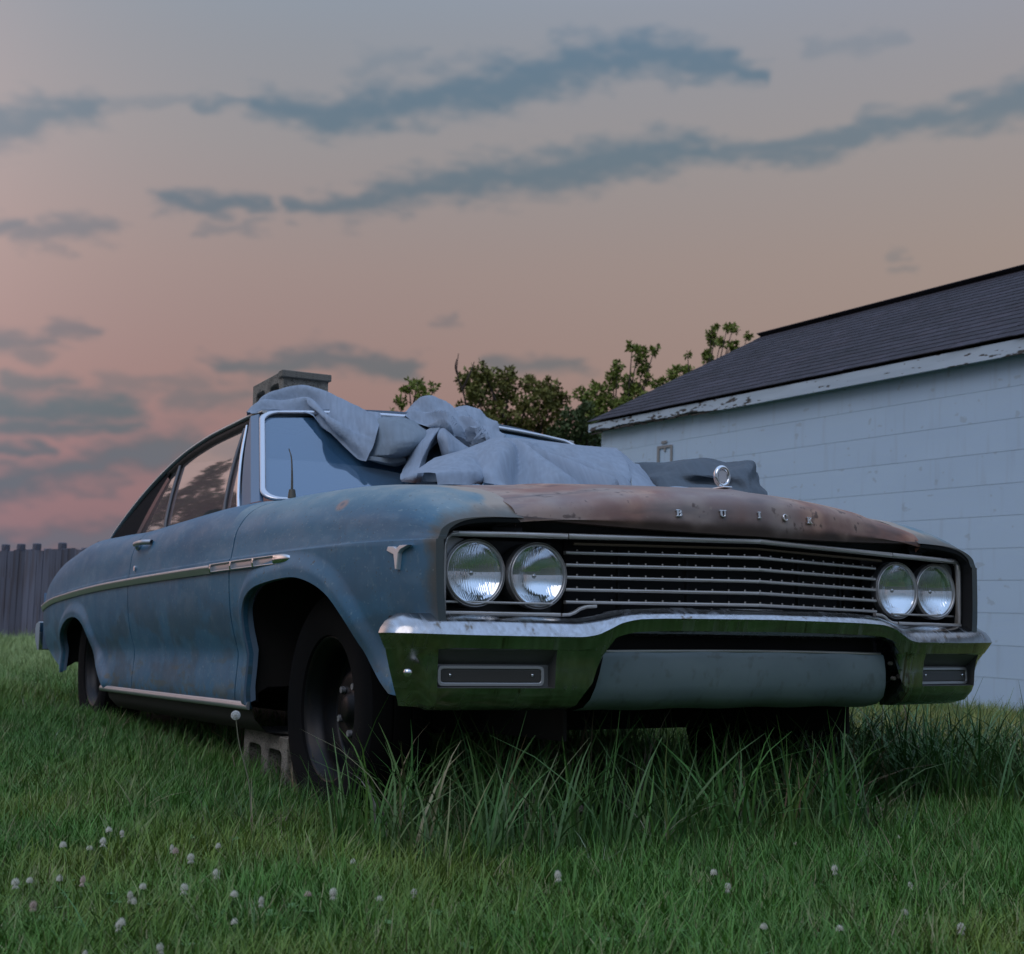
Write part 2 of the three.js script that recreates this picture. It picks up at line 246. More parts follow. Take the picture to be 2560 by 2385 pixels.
// ---------------------------------------------------------------- fence
{
  const A = [0.385, -15.74], B = [1.409, -13.81], dir = [B[0] - A[0], B[1] - A[1]], len = Math.hypot(...dir), d = [dir[0] / len, dir[1] / len];
  const f = thing('wooden_fence', 'weathered grey wooden board fence at the back of the lawn', 'fence', [A[0], 0, A[1]]);
  const wt = tex(128, 512, (u, v) => { const n = fbm(u * 22, v * 2.2, 3, 4), m = fbm(u * 3, v * 3, 9, 3); return mix3(mix3([92, 94, 106], [136, 138, 150], n), [96, 88, 90], sst(0.5, 0.8, m) * 0.6); });
  const mats = [0, 1, 2, 3].map(i => { const t = wt.clone(); t.offset.set(i * 0.27, i * 0.31); t.needsUpdate = true; return std({ map: t, color: rgb(0.62 + 0.12 * i, 0.62 + 0.12 * i, 0.64 + 0.12 * i), roughness: 0.95, bumpMap: t, bumpScale: 0.003 }); });
  const W = 0.125, variants = [0, 1, 2].map(() => { const g = new THREE.BoxGeometry(W - 0.007, 1, 0.02, 2, 6, 1); const P = g.attributes.position; for (let i = 0; i < P.count; i++) P.setXYZ(i, P.getX(i) + rr(-0.002, 0.002), P.getY(i) + (P.getY(i) > 0.45 ? rr(-0.012, 0.006) : 0), P.getZ(i) + rr(-0.003, 0.003)); g.computeVertexNormals(); return g.translate(0, 0.5, 0); });
  const ang = Math.atan2(-d[1], d[0]); let n = 0;
  for (let s = -3.4; s < len + 1.9; s += W) {
    const h = 1.165 + 0.035 * clamp(s / len, -1, 1.4) + rr(-0.012, 0.012);
    const m = part('board', variants[n % 3], mats[(n * 7 + (n >> 1)) % 4], f); m.position.set(d[0] * s, 0, d[1] * s); m.scale.y = h; m.rotation.y = ang + rr(-0.02, 0.02); m.rotation.z = rr(-0.006, 0.006); n++;
  }
  for (const y of [0.3, 0.98]) { const m = part('rail', box(len + 5, 0.08, 0.04), mats[0], f); m.position.set(d[0] * (len / 2 - 0.9) - d[1] * -0.035, y, d[1] * (len / 2 - 0.9) - d[0] * 0.035); m.rotation.y = ang; }
  for (const s of [-2.2, -0.9, 0.17, 0.50, 0.83, 1.35, 2.15]) { const m = part('post_top', box(s > 2 ? 0.14 : 0.085, 0.11, 0.085, 0, 0, 0, 0.012), mats[1], f); m.position.set(d[0] * s + 0.04, 1.2 + 0.035 * s / len, d[1] * s - 0.05); m.rotation.y = ang; }
}
// ---------------------------------------------------------------- trees
const leafMat = (r, g, b) => std({ color: rgb(r, g, b), roughness: 0.75 });
function crown(blobs, perM, size, whorl) {
  const pos = [], nor = [], idx = []; const add = (c, dirv, upv, s) => {
    const t = new THREE.Vector3().crossVectors(dirv, upv).normalize(), n = new THREE.Vector3().crossVectors(t, dirv).normalize(), b = pos.length / 3;
    const P = [c, c.clone().addScaledVector(dirv, s * 0.5).addScaledVector(t, s * 0.26).addScaledVector(n, s * 0.05), c.clone().addScaledVector(dirv, s).addScaledVector(n, -s * 0.12), c.clone().addScaledVector(dirv, s * 0.5).addScaledVector(t, -s * 0.26).addScaledVector(n, s * 0.05)];
    for (const p of P) { pos.push(p.x, p.y, p.z); nor.push(n.x, n.y, n.z); } idx.push(b, b + 1, b + 2, b, b + 2, b + 3);
  };
  const rv = () => { let v; do v = new THREE.Vector3(rr(-1, 1), rr(-1, 1), rr(-1, 1)); while (v.lengthSq() > 1 || v.lengthSq() < 0.05); return v; };
  for (const [x, y, z, r] of blobs) {
    const n = Math.max(3, Math.round(perM * 2.1 * r * r));
    for (let i = 0; i < n; i++) {
      const c = rv().multiplyScalar(r).add(new THREE.Vector3(x, y, z)); const ax = rv().normalize(); ax.y = Math.abs(ax.y) + 0.3; ax.normalize();
      for (let k = 0; k < whorl; k++) { const d = rv().normalize().addScaledVector(ax, 0.35).normalize(); add(c, d, rv().normalize(), size * rr(0.6, 1.15)); }
    }
  }
  const g = new THREE.BufferGeometry(); g.setAttribute('position', new THREE.Float32BufferAttribute(pos, 3)); g.setAttribute('normal', new THREE.Float32BufferAttribute(nor, 3)); g.setAttribute('uv', new THREE.Float32BufferAttribute(new Array(pos.length / 3 * 2).fill(0), 2)); g.setIndex(idx); return g;
}
const bark = std({ color: rgb(0.07, 0.05, 0.042), roughness: 1 });
function tree(label, base, trunkTop, blobs, z, m, { per = 700, size = 0.085, whorl = 7, group, bare, r0 = 0.1 } = {}) {
  const t = thing('tree', label, 'tree', base, group), B = blobs.map(([x, y, r, dz]) => [x - base[0], y - base[1], z - base[2] + (dz ?? rr(-0.35, 0.35)), r]);
  const top = [trunkTop[0] - base[0], trunkTop[1] - base[1], trunkTop[2] - base[2]];
  const gs = [tube([[0, -0.1, 0], [top[0] * 0.4 + 0.05, top[1] * 0.5, top[2] * 0.4], top], r0, 10, 8, r0 * 0.35)];
  for (const b of B) { const s = rr(0.45, 0.95); const p = [top[0] * s, top[1] * s, top[2] * s]; gs.push(tube([p, [(p[0] + b[0]) / 2 + rr(-0.08, 0.08), (p[1] + b[1]) / 2 - 0.08, (p[2] + b[2]) / 2], [b[0], b[1] + b[3] * 0.6, b[2]]], r0 * 0.26, 6, 5, 0.006)); }
  if (bare) for (const br of bare) gs.push(tube(br.map(p => [p[0] - base[0], p[1] - base[1], p[2] - base[2]]), 0.022, 10, 5, 0.006));
  part('trunk', merge(gs), bark, t); part('crown', crown(B, per, size, whorl), m, t); return t;
}
const g1 = leafMat(0.17, 0.165, 0.032), g2 = leafMat(0.07, 0.10, 0.028), g3 = leafMat(0.18, 0.215, 0.032);
tree('small leafy tree just left of the tarp hump, above the windshield', [5.3, 0, -13], [5.27, 3.2, -13], [[5.15, 3.53, .1], [5.34, 3.6, .09], [5.46, 3.55, .07], [5.1, 3.36, .09], [5.27, 3.4, .1], [5.12, 3.2, .08], [5.39, 3.25, .08], [5.27, 3.0, .12], [5.2, 2.7, .15]], -13, g3, { per: 800, size: 0.07 });
tree('broad brownish green tree with bare twigs behind the tarp', [7.9, 0, -15], [7.9, 3.6, -15], [[7.09, 4.12, .18], [7.36, 4.27, .2], [7.59, 4.21, .18], [7.96, 4.29, .18], [8.3, 4.2, .17], [8.59, 4.19, .13], [8.74, 4.04, .17], [8.89, 3.98, .11], [7.14, 3.92, .15], [7.51, 4, .21], [7.97, 4.03, .23], [8.36, 3.96, .22], [7.61, 3.67, .25], [8.08, 3.68, .28], [8.56, 3.66, .27], [7.24, 3.72, .16], [7.99, 3.38, .3], [8.57, 3.34, .3], [7.4, 3.3, .3], [8.2, 3.0, .35]], -15, g1, { per: 640, size: 0.085, bare: [[[7.2, 3.2, -15], [7.0, 3.9, -14.9], [6.87, 4.2, -14.9], [6.89, 4.52, -14.9]], [[6.97, 3.95, -14.9], [7.05, 4.2, -14.8], [7.12, 4.4, -14.8]], [[6.88, 4.2, -14.9], [6.82, 4.3, -14.85], [6.84, 4.42, -14.85]]] });
tree('low dark green bush between the two trees behind the tarp', [8.3, 0, -13.5], [8.3, 2.6, -13.5], [[8.05, 3.37, .2], [8.32, 3.29, .19], [7.96, 3.18, .2], [8.51, 3.21, .18], [8.27, 3.6, .12], [8.6, 3.05, .2], [8.15, 3.0, .25], [8.4, 2.7, .35], [7.9, 2.8, .3]], -13.5, g2, { per: 900, size: 0.08 });
tree('upright leafy tree rising at the far corner of the garage', [9.2, 0, -14], [9.3, 3.8, -14], [[8.71, 3.95, .13], [8.95, 4.06, .13], [9.19, 4.2, .15], [9.23, 4.42, .12], [9.62, 4.67, .14], [9.47, 4.75, .09], [9.77, 4.73, .08], [9.72, 4.47, .13], [9.53, 4.2, .18], [9.1, 3.87, .26], [9.58, 3.95, .23], [8.81, 3.63, .24], [9.34, 3.68, .25], [8.96, 3.38, .25], [8.73, 3.42, .2], [9.68, 4.24, .1], [9.3, 3.2, .3], [8.8, 3.0, .3]], -14, g3, { per: 720, size: 0.08 });
tree('tall loose tree whose leafy branches show above the garage roof', [12.4, 0, -16], [12.3, 4.7, -16], [[12.44, 5.64, .09], [12.67, 5.57, .09], [12.55, 5.8, .07], [12.91, 5.84, .08], [13.21, 5.9, .09], [13.39, 5.76, .07], [13.09, 5.67, .1], [12.85, 5.5, .11], [12.38, 5.3, .1], [12.68, 5.28, .11], [12.1, 5.03, .09], [11.92, 5.2, .05], [11.7, 4.84, .11], [12.27, 5, .13], [11.59, 4.69, .08], [12.97, 5.37, .11], [11.36, 4.66, .08], [11.93, 4.77, .13], [12.16, 4.6, .2], [11.71, 4.46, .2], [12.5, 4.9, .2]], -16, g3, { per: 900, size: 0.085 });
// trees to the west, mirrored in the side windows
for (const [x, z, h, r] of [[-4.9, -29, 8.3, 1.5], [-6.6, -30.5, 7.0, 1.4], [-5.9, -27.5, 6.9, 1.2], [-8.2, -28, 8.2, 1.7], [-3.6, -31, 7.4, 1.3], [-10.5, -26, 8.6, 1.9]]) {
  const bl = []; for (let i = 0; i < 46; i++) { const a = rr(0, 6.28), q = Math.sqrt(rnd()) * r, y = rr(0.3, 0.97); bl.push([x + Math.cos(a) * q * (1.15 - 0.75 * y), h * y, rr(0.25, 0.5), Math.sin(a) * q * (1.15 - 0.75 * y)]); }
  tree('rounded tree mirrored in the side windows of the car', [x, 0, z], [x, h * 0.6, z], bl, z, g2, { per: 90, size: 0.17, r0: 0.14, group: 'trees west of the car' });
}
// ---------------------------------------------------------------- the old car (its own frame: front axle at z = 0, nose raised by 2.24 degrees)
const TILT = -2.24 * D2R;
const car = thing('old_coupe', 'faded blue sixties two door hardtop parked on the grass, hood rusty, tarp over its windshield', 'car'); car.rotation.x = TILT;
const yc = curve([-4.3, .69], [-4.16, .70], [-3.5, .735], [-2.2, .752], [-.43, .742], [.33, .733], [.83, .715]);
const hw = curve([-4.26, .80], [-4.18, .875], [-4.0, .905], [-3.5, .93], [-2.6, .945], [-1.2, .95], [-.5, .945], [0, .93], [.4, .905], [.7, .882], [.83, .868]);
const yt = curve([-4.26, .74], [-4.2, .80], [-4.1, .865], [-3.95, .915], [-3.6, .962], [-3.0, .985], [-2.5, .972], [-1.9, .952], [-.88, .95], [-.4, .945], [-.05, .933], [.18, .92], [.346, .904], [.471, .888], [.574, .871], [.672, .848], [.752, .814], [.80, .784], [.83, .765]);
const wT = curve([-4.2, .22], [-3.6, .22], [-2.9, .17], [-1, .165], [-.62, .20], [-.52, .272], [0, .268], [.4, .243], [.83, .208]);
const loD = curve([0, 0], [.05, .0005], [.2, .003], [.35, .009], [.5, .023], [.57, .032], [.61, .038], [.65, .040], [.70, .0395], [.80, .0355], [.9, .033], [.96, .035], [1, .044]);
const upX = curve([0, 0], [.018, .020], [.06, .026], [.15, .042], [.3, .066], [.45, .135], [.6, .245], [.74, .42], [.87, .68], [1, 1]);
const upY = curve([0, 0], [.018, .012], [.15, .17], [.3, .37], [.45, .57], [.6, .745], [.74, .88], [.87, .967], [1, 1]);
const YS = .285;
const nose = (x) => .905 - .105 * Math.pow(Math.abs(x) / .66, 1.45);             // front edge of the hood across the car
function sidePt(z, s) {
  const c = yc(z), h = hw(z);
  if (s <= 0) { const q = -s; return [h - loD(q) * (1 - .35 * sst(.2, .8, z)), c - q * (c - YS), z]; }
  return [h - upX(s) * wT(z), c + upY(s) * (yt(z) - c), z];
}
const sOf = (z, y) => -(yc(z) - y) / (yc(z) - YS);
function smooth(a) { const out = []; for (let i = 0; i + 1 < a.length; i++) for (let k = 0; k < 3; k++) { const P = [-1, 0, 1, 2].map(q => [...a[clamp(i + q, 0, a.length - 1)], 0]), p = catmull(...P, k / 3); if (!out.length || p[0] > out[out.length - 1][0] + 1e-4) out.push([p[0], p[1]]); } const l = a[a.length - 1]; while (out[out.length - 1][0] > l[0] - 1e-4) out.pop(); out.push(l); return out; }
// arch outlines: lowest body height at z
const archF = smooth([[-.392, .30], [-.391, .45], [-.386, .52], [-.372, .575], [-.34, .615], [-.27, .642], [-.16, .655], [0, .662], [.10, .655], [.20, .632], [.28, .598], [.35, .545], [.418, .478], [.47, .432], [.53, .390], [.586, .360]]);
const archR = smooth([[-3.43, .345], [-3.425, .45], [-3.40, .51], [-3.35, .545], [-3.24, .582], [-3.10, .605], [-2.95, .61], [-2.84, .598], [-2.75, .572], [-2.68, .52], [-2.62, .46], [-2.52, .385], [-2.42, .33], [-2.36, .30]]);
const arcLen = (rows) => rows;
// a body panel: columns at zs, each from s0(z) to s1(z); out = right side (x < 0) or left (x > 0)
function panel(zs, s0, s1, n, sign, { flare, off = 0 } = {}) {
  const rows = [], uvs = []; const nl = Math.round(n * .52);
  zs.forEach((z, i) => {
    const a = typeof s0 === 'function' ? s0(z, i) : s0, b = typeof s1 === 'function' ? s1(z, i) : s1, r = [], uvr = []; 
    for (let j = 0; j <= n; j++) {
      const s = a < -.02 && b > .1 ? (j <= nl ? lerp(a, 0, j / nl) : j === nl + 1 ? .009 : j === nl + 2 ? .018 : lerp(.05, b, (j - nl - 3) / (n - nl - 3))) : lerp(a, b, j / n), p = sidePt(z, s); let x = p[0] - off; if (flare) x += flare(p[2], p[1]);
      r.push([sign * x, p[1] - off * (s > .5 ? 1 : 0), p[2]]); uvr.push([(p[2] + 4.4) / 5.4, clamp((s + 1) / 2, .01, .99)]);
    }
    rows.push(r); uvs.push(uvr);
  });
  const flange = (pts) => pts.map(p => [p[0] - sign * .02, p[1], p[2]]);
  const g = grid(rows, (i, j) => uvs[i][j], sign > 0);
  const edge = (pts, uv) => grid([pts, flange(pts)], (i, j) => uv[j]);
  return merge([g, edge(rows[0], uvs[0]), edge(rows[rows.length - 1], uvs[uvs.length - 1]), edge(rows.map(r => r[0]), uvs.map(u => u[0])), edge(rows.map(r => r[n]), uvs.map(u => u[n]))]);
}
const span = (a, b, n) => Array.from({ length: n + 1 }, (_, i) => lerp(a, b, i / n));
// paint: faded blue; u runs from tail to nose, v from sill to shoulder
const sideTex = tex(2048, 512, (u, v) => {
  const z = u * 5.4 - 4.4, s = v * 2 - 1; const n = fbm(z * 14, s * 9, 1, 4), f = fbm(z * 60, s * 34, 5, 3), m = fbm(z * 1.7, s * 2.1, 7, 4), st = fbm(z * 26, s * 1.4, 3, 4), ft = fbm(z * 70, s * 3, 8, 3);
  let c = mix3([42, 94, 124], [64, 117, 143], clamp(m * 1.6 - .3)); c = mix3(c, [124, 146, 164], sst(.5, .85, n) * .3);
  c = mix3(c, [60, 86, 112], sst(.55, .85, st) * .32 * (s < .1 ? 1 : .4)); c = mix3(c, [72, 96, 116], sst(.62, .85, ft) * .22);
  c = mix3(c, [152, 158, 160], sst(.64, .8, f) * .22);
  if (s > .3 && z > -.6) c = mix3(c, [150, 156, 152], .62 * sst(.3, .8, s) * (.5 + n));                       // chalky fender top
  if (s > .72 && z > .3) c = mix3(c, [172, 152, 132], sst(.70, .92, s + (n - .5) * .25) * sst(.2, .5, z) * sst(.3, .55, fbm(z * 7, s * 7, 4, 3)) * .85);
  const edge = sst(.745, .815, z + (n - .5) * .05 + (f - .5) * .02); c = mix3(c, [78, 72, 62], edge * .8);   // rust at the nose edge
  const d = Math.hypot((z - .24) / .036, (s - .50) / .085); c = mix3(c, [168, 128, 116], (1 - sst(.5, 1.2, d + (n - .5) * .7)) * .75); c = mix3(c, [88, 98, 110], (1 - sst(.1, .45, d)) * .8);
  const spk = fbm(z * 110, s * 60, 31, 2); c = mix3(c, [66, 58, 50], sst(.84, .88, spk + .05 * (n - .5)) * .6); c = mix3(c, [170, 176, 176], sst(.80, .85, fbm(z * 90, s * 50, 41, 2)) * .4);
  const scr = Math.abs(fbm(z * 5, s * 40, 51, 3) - .5); c = mix3(c, [112, 134, 148], (1 - sst(.0, .006, scr)) * sst(.5, .7, m) * .35);
  const low = sst(-.80, -.99, s); c = mix3(c, [88, 78, 66], sst(.42, .66, f * .5 + n * .5) * low * .8);
  const lowShade = sst(.44, .62, fbm(z * 6, s * 5, 61, 5)) * sst(-.05, -.45, s); c = mix3(c, [52, 70, 82], lowShade * .42);  // blotchy darkening that paints the shade of the lower body into the colour
  const mud = sst(.62, .78, fbm(z * 9, s * 16, 12, 4)) * sst(-.5, -.9, s); c = mix3(c, [86, 84, 74], mud * .6);
  return c;
}, { wrap: false });
const sideRough = tex(512, 128, (u, v) => { const n = fbm(u * 60, v * 14, 4, 4); const k = 118 + 80 * n; return [k, k, k]; }, { srgb: false, wrap: false });
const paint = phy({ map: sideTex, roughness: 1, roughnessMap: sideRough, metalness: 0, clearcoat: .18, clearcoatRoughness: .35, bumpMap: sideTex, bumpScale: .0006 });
const paintPlain = std({ color: rgb(.15, .22, .31), roughness: .5 });
const darkPaint = std({ color: rgb(.011, .012, .013), roughness: .95 });
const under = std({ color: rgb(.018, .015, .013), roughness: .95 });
const black = std({ color: rgb(.012, .012, .013), roughness: .8 });
const chromeTex = tex(512, 256, (u, v) => { const n = fbm(u * 70, v * 40, 2, 4), m = fbm(u * 12, v * 9, 6, 4); const k = 44 + 70 * sst(.45, .85, n * .55 + m * .45); return [k, k, k]; }, { srgb: false });
const chromeCol = tex(512, 256, (u, v) => { const n = fbm(u * 90, v * 60, 3, 4), m = fbm(u * 9, v * 7, 5, 4); const c = mix3([196, 200, 206], [150, 148, 146], n); return mix3(c, [92, 74, 56], sst(.68, .76, n * .5 + m * .5) * .6); });
const chrome = std({ map: chromeCol, metalness: 1, roughness: 1, roughnessMap: chromeTex });
const trimM = std({ color: rgb(.50, .52, .55), metalness: .7, roughness: .32 });
const brightM = std({ color: rgb(.72, .74, .76), metalness: 1, roughness: .16 });
const darkTrim = std({ color: rgb(.10, .10, .105), metalness: .7, roughness: .4 });
const oldTrimCol = tex(512, 64, (u, v) => { const n = fbm(u * 120, v * 8, 3, 4), m = fbm(u * 20, v * 2, 5, 3); return mix3([196, 194, 190], [96, 80, 60], sst(.50, .68, n * .55 + m * .45) * .85); });
const oldTrim = std({ map: oldTrimCol, metalness: .62, roughness: .32 });
const shadedRubber = std({ color: rgb(.012, .012, .012), roughness: .7 });  // black that carries the shadow of the window channel

for (const sg of [-1, 1]) {
  // front fender
  const ylF = curve(...archF);
  const zsF = [-.521, -.48, -.43, -.3935, ...archF.map(a => a[0]), .60, .64, .70, .76, .795, .812].sort((a, b) => a - b);
  const zF2 = []; zsF.forEach((z, i) => { zF2.push(z); const nx = zsF[i + 1]; if (nx !== undefined && nx - z > .045) zF2.push((z + nx) / 2); });
  const frontLow = curve([.586, .36], [.66, .353], [.70, .36], [.74, .45], [.82, .50]);
  const lowF = (z) => z < -.3925 ? -1 : z <= .586 ? sOf(z, ylF(z)) : sOf(z, frontLow(z));
  const fl = (arch) => (z, y) => { let d = 9; for (let i = 0; i + 1 < arch.length; i++) { const [az, ay] = arch[i], [bz, by] = arch[i + 1], t = clamp(((z - az) * (bz - az) + (y - ay) * (by - ay)) / ((bz - az) ** 2 + (by - ay) ** 2)); d = Math.min(d, Math.hypot(z - lerp(az, bz, t), y - lerp(ay, by, t))); } return d < .075 ? .016 * (1 - sst(.022, .075, d)) : 0; };
  const flF = fl(archF), flR = fl(archR);
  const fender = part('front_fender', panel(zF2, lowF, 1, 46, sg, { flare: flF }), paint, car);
  // arch return and wheel well
  const lipStrip = (arch, fl, name, parent) => { const o = arch.map(([z, y]) => { const p = sidePt(z, sOf(z, y)); return [sg * (p[0] + fl(z, y)), y, z]; }); const mid = o.map(p => [p[0] - sg * .004, p[1] - .001, p[2]]); const i2 = o.map(p => [p[0] - sg * .035, p[1] + .012, p[2]]); part(name, toCreasedNormals(grid([o, mid, i2]), .4), paintPlain, parent); };
  lipStrip(archF, flF, 'arch_lip', fender);
  const well = (arch, w) => grid([arch.map(([z, y]) => [sg * (hw(z) - .03), y + .012, z]), arch.map(([z, y], i) => [sg * (hw(z) - .10), y + .05, z + (z - arch[Math.floor(arch.length / 2)][0]) * .06]), arch.map(([z, y]) => [sg * w, y + .06, z + (z - arch[Math.floor(arch.length / 2)][0]) * .06])]);
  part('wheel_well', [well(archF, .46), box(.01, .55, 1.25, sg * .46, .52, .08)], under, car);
  // door
  const zD = span(-1.871, -.530, 30);
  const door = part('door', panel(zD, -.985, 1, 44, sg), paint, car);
  // rear quarter
  const ylR = curve(...archR);
  const zsR = [...span(-4.235, -3.45, 16), -3.4315, ...archR.map(a => a[0]), -2.355, ...span(-2.30, -1.880, 6)].sort((a, b) => a - b);
  const botQ = curve([-4.235, .56], [-4.1, .49], [-3.97, .446], [-3.6, .385], [-3.43, .36]);
  const lowR = (z) => z > -2.36 ? -1 : z >= -3.4305 ? sOf(z, ylR(z)) : sOf(z, botQ(z));
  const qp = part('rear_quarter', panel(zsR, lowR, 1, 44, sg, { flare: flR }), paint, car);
  lipStrip(archR, flR, 'arch_lip', qp);
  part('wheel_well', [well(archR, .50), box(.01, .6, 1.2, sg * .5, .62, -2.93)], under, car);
  // dark body shell behind the panel gaps
  for (const z of [-.52, -1.875]) part('inner_shell', panel([z - .09, z, z + .09], -.96, .98, 20, sg, { off: .022 }), black, car);
  // rocker and its bright trim
  const rk = [], rkz = span(-2.38, -.40, 12); 
  part('rocker_panel', grid(rkz.map(z => { const x = sidePt(z, -1)[0]; return [[sg * (x - .002), .287, z], [sg * (x - .012), .255, z], [sg * (x - .05), .215, z], [sg * (x - .14), .205, z]]; }), null, sg > 0), std({ color: rgb(.035, .035, .033), roughness: .8 }), car);
  part('sill_trim', sweep(span(-2.44, -.385, 10).map(z => { const p = sidePt(clamp(z, -2.4, -.4), -.965); return [sg * (p[0] + .001), .296, z]; }), [[0, -.014], [.009, -.011], [.011, 0], [.006, .010], [0, .011]], () => [sg, 0, 0], () => [0, 1, 0]), trimM, car);
  // belt side trim and ribbed front spear
  const tr = (z, dy = -.022) => { const p = sidePt(z, sOf(z, yc(z) + dy)); return [sg * (p[0] + .001), yc(z) + dy, z]; };
  const side = part('side_trim', sweep(span(-4.20, -.70, 40).map(z => tr(z)), [[0, -.017], [.006, -.0165], [.007, -.003], [.0125, .001], [.0125, .009], [.004, .0125], [0, .0125]], () => [sg, 0, 0], () => [0, 1, 0]), trimM, car);
  for (const [a, b] of [[-.695, -.682], [-.485, -.472], [-.278, -.265], [-.105, -.07]]) part('trim_rib', sweep(span(a, b, 2).map(z => tr(z)), [[0, -.014], [.011, -.012], [.013, 0], [.011, .012], [0, .014]], () => [sg, 0, 0], () => [0, 1, 0]), brightM, side);
  part('trim_spear', [sweep(span(-.70, -.07, 12).map(z => tr(z)), [[0, .008], [.010, .009], [.010, .0135], [0, .0145]], () => [sg, 0, 0], () => [0, 1, 0]), sweep(span(-.70, -.07, 12).map(z => tr(z)), [[0, -.0155], [.009, -.0145], [.009, -.010], [0, -.009]], () => [sg, 0, 0], () => [0, 1, 0]), sweep(span(-.70, -.07, 12).map(z => tr(z)), [[0, -.009], [.002, -.009], [.002, .008], [0, .008]], () => [sg, 0, 0], () => [0, 1, 0])], trimM, side);
  { const n = 12, rows = []; for (let i = 0; i <= n; i++) { const q = i / n, z = lerp(-.075, .01, q), k = Math.sqrt(Math.max(0, 1 - q * q)), p = tr(z); const r = []; for (let j = 0; j <= 10; j++) { const a = -Math.PI / 2 + Math.PI * j / 10; r.push([p[0] + sg * Math.cos(a) * .018 * k, p[1] + Math.sin(a) * .0165 * k, z]); } rows.push(r); } part('trim_tip', grid(rows), brightM, side); }
  // door handle and lock
  { const hz = [-1.80, -1.56], p = (z, s, o) => { const q = sidePt(z, s); return [sg * (q[0] + o), q[1], z]; };
    const S = .47; part('handle', [tube([p(-1.79, S, -.004), p(-1.775, S, .022), p(-1.70, S, .034), p(-1.62, S, .030), p(-1.585, S, .006)], .0105, 20, 8), new THREE.SphereGeometry(.017, 12, 8).scale(.7, 1, 1).translate(...p(-1.79, S - .02, .008))], trimM, door);
    part('keyhole', new THREE.CylinderGeometry(.011, .011, .01, 14).rotateZ(Math.PI / 2).translate(...p(-1.77, .12, .003)), brightM, door); }
}
// ---- hood
const hoodKeys = [[0, .906, .757], [.07, .909, .785], [.13, .907, .812], [.18, .902, .832], [.235, .886, .850], [.30, .855, .864], [.38, .80, .8785], [.46, .74, .889], [.56, .6, .906], [.68, .4, .922], [.84, 0, .943], [.94, -.35, .952], [1, -.60, .952]];
const hz = curve(...hoodKeys.map(k => [k[0], k[1]])), hy = curve(...hoodKeys.map(k => [k[0], k[2]]));
function hoodPt(x, t) {
  const z0 = hz(t), f = 1 - sst(.55, 1, t), q = Math.abs(x) / .66; let z = z0 - (.905 - nose(x)) * (f * .999 + .001), y = hy(t) - .019 * q * q;
  y += .040 * q * q * (1 - sst(0, .16, t)); y -= .029 * q * q * sst(.55, .87, z0) * sst(0, .12, t); y += .0045 * (1 - sst(.425, .465, Math.abs(x))) * sst(.1, .25, t); y += .004 * (1 - sst(0, .05, Math.abs(x))) * sst(.15, .3, t);
  return [x, y, z];
}
const hoodTex = tex(1024, 1024, (u, v) => { // u across the car, v from the lip up the nose and back to the cowl
  const x = (u - .5) * 1.32, d = v * 1.9; const n = fbm(x * 16, d * 16, 1, 5), m = fbm(x * 4.5 + 9, d * 4.2, 4, 4), f = fbm(x * 70, d * 70, 6, 3), s = fbm(x * 7, d * 34, 3, 4);
  let c = mix3([160, 106, 82], [128, 84, 70], m); c = mix3(c, [196, 156, 128], sst(.42, .7, n * .6 + m * .4) * .75); c = mix3(c, [84, 62, 54], sst(.56, .8, s) * .55);
  c = mix3(c, [142, 148, 150], sst(.52, .70, fbm(x * 3.1 + 4, d * 3.6, 14, 5)) * .38);                         // remains of grey blue paint
  c = mix3(c, [104, 108, 114], sst(.52, .66, fbm(x * 2.2 + 1, d * 2.4, 21, 4)) * .3);
  c = mix3(c, [58, 42, 36], sst(.64, .74, f * .5 + n * .5) * .6); c = mix3(c, [176, 160, 140], sst(.70, .78, f * .55 + m * .45) * .3);
  c = mix3(c, [52, 38, 30], (1 - sst(.0, .045, d + (n - .5) * .04)) * .85);
  return c;
}, { wrap: false });
const hoodM = phy({ map: hoodTex, roughness: .52, clearcoat: .08, clearcoatRoughness: .4, bumpMap: hoodTex, bumpScale: .001 });
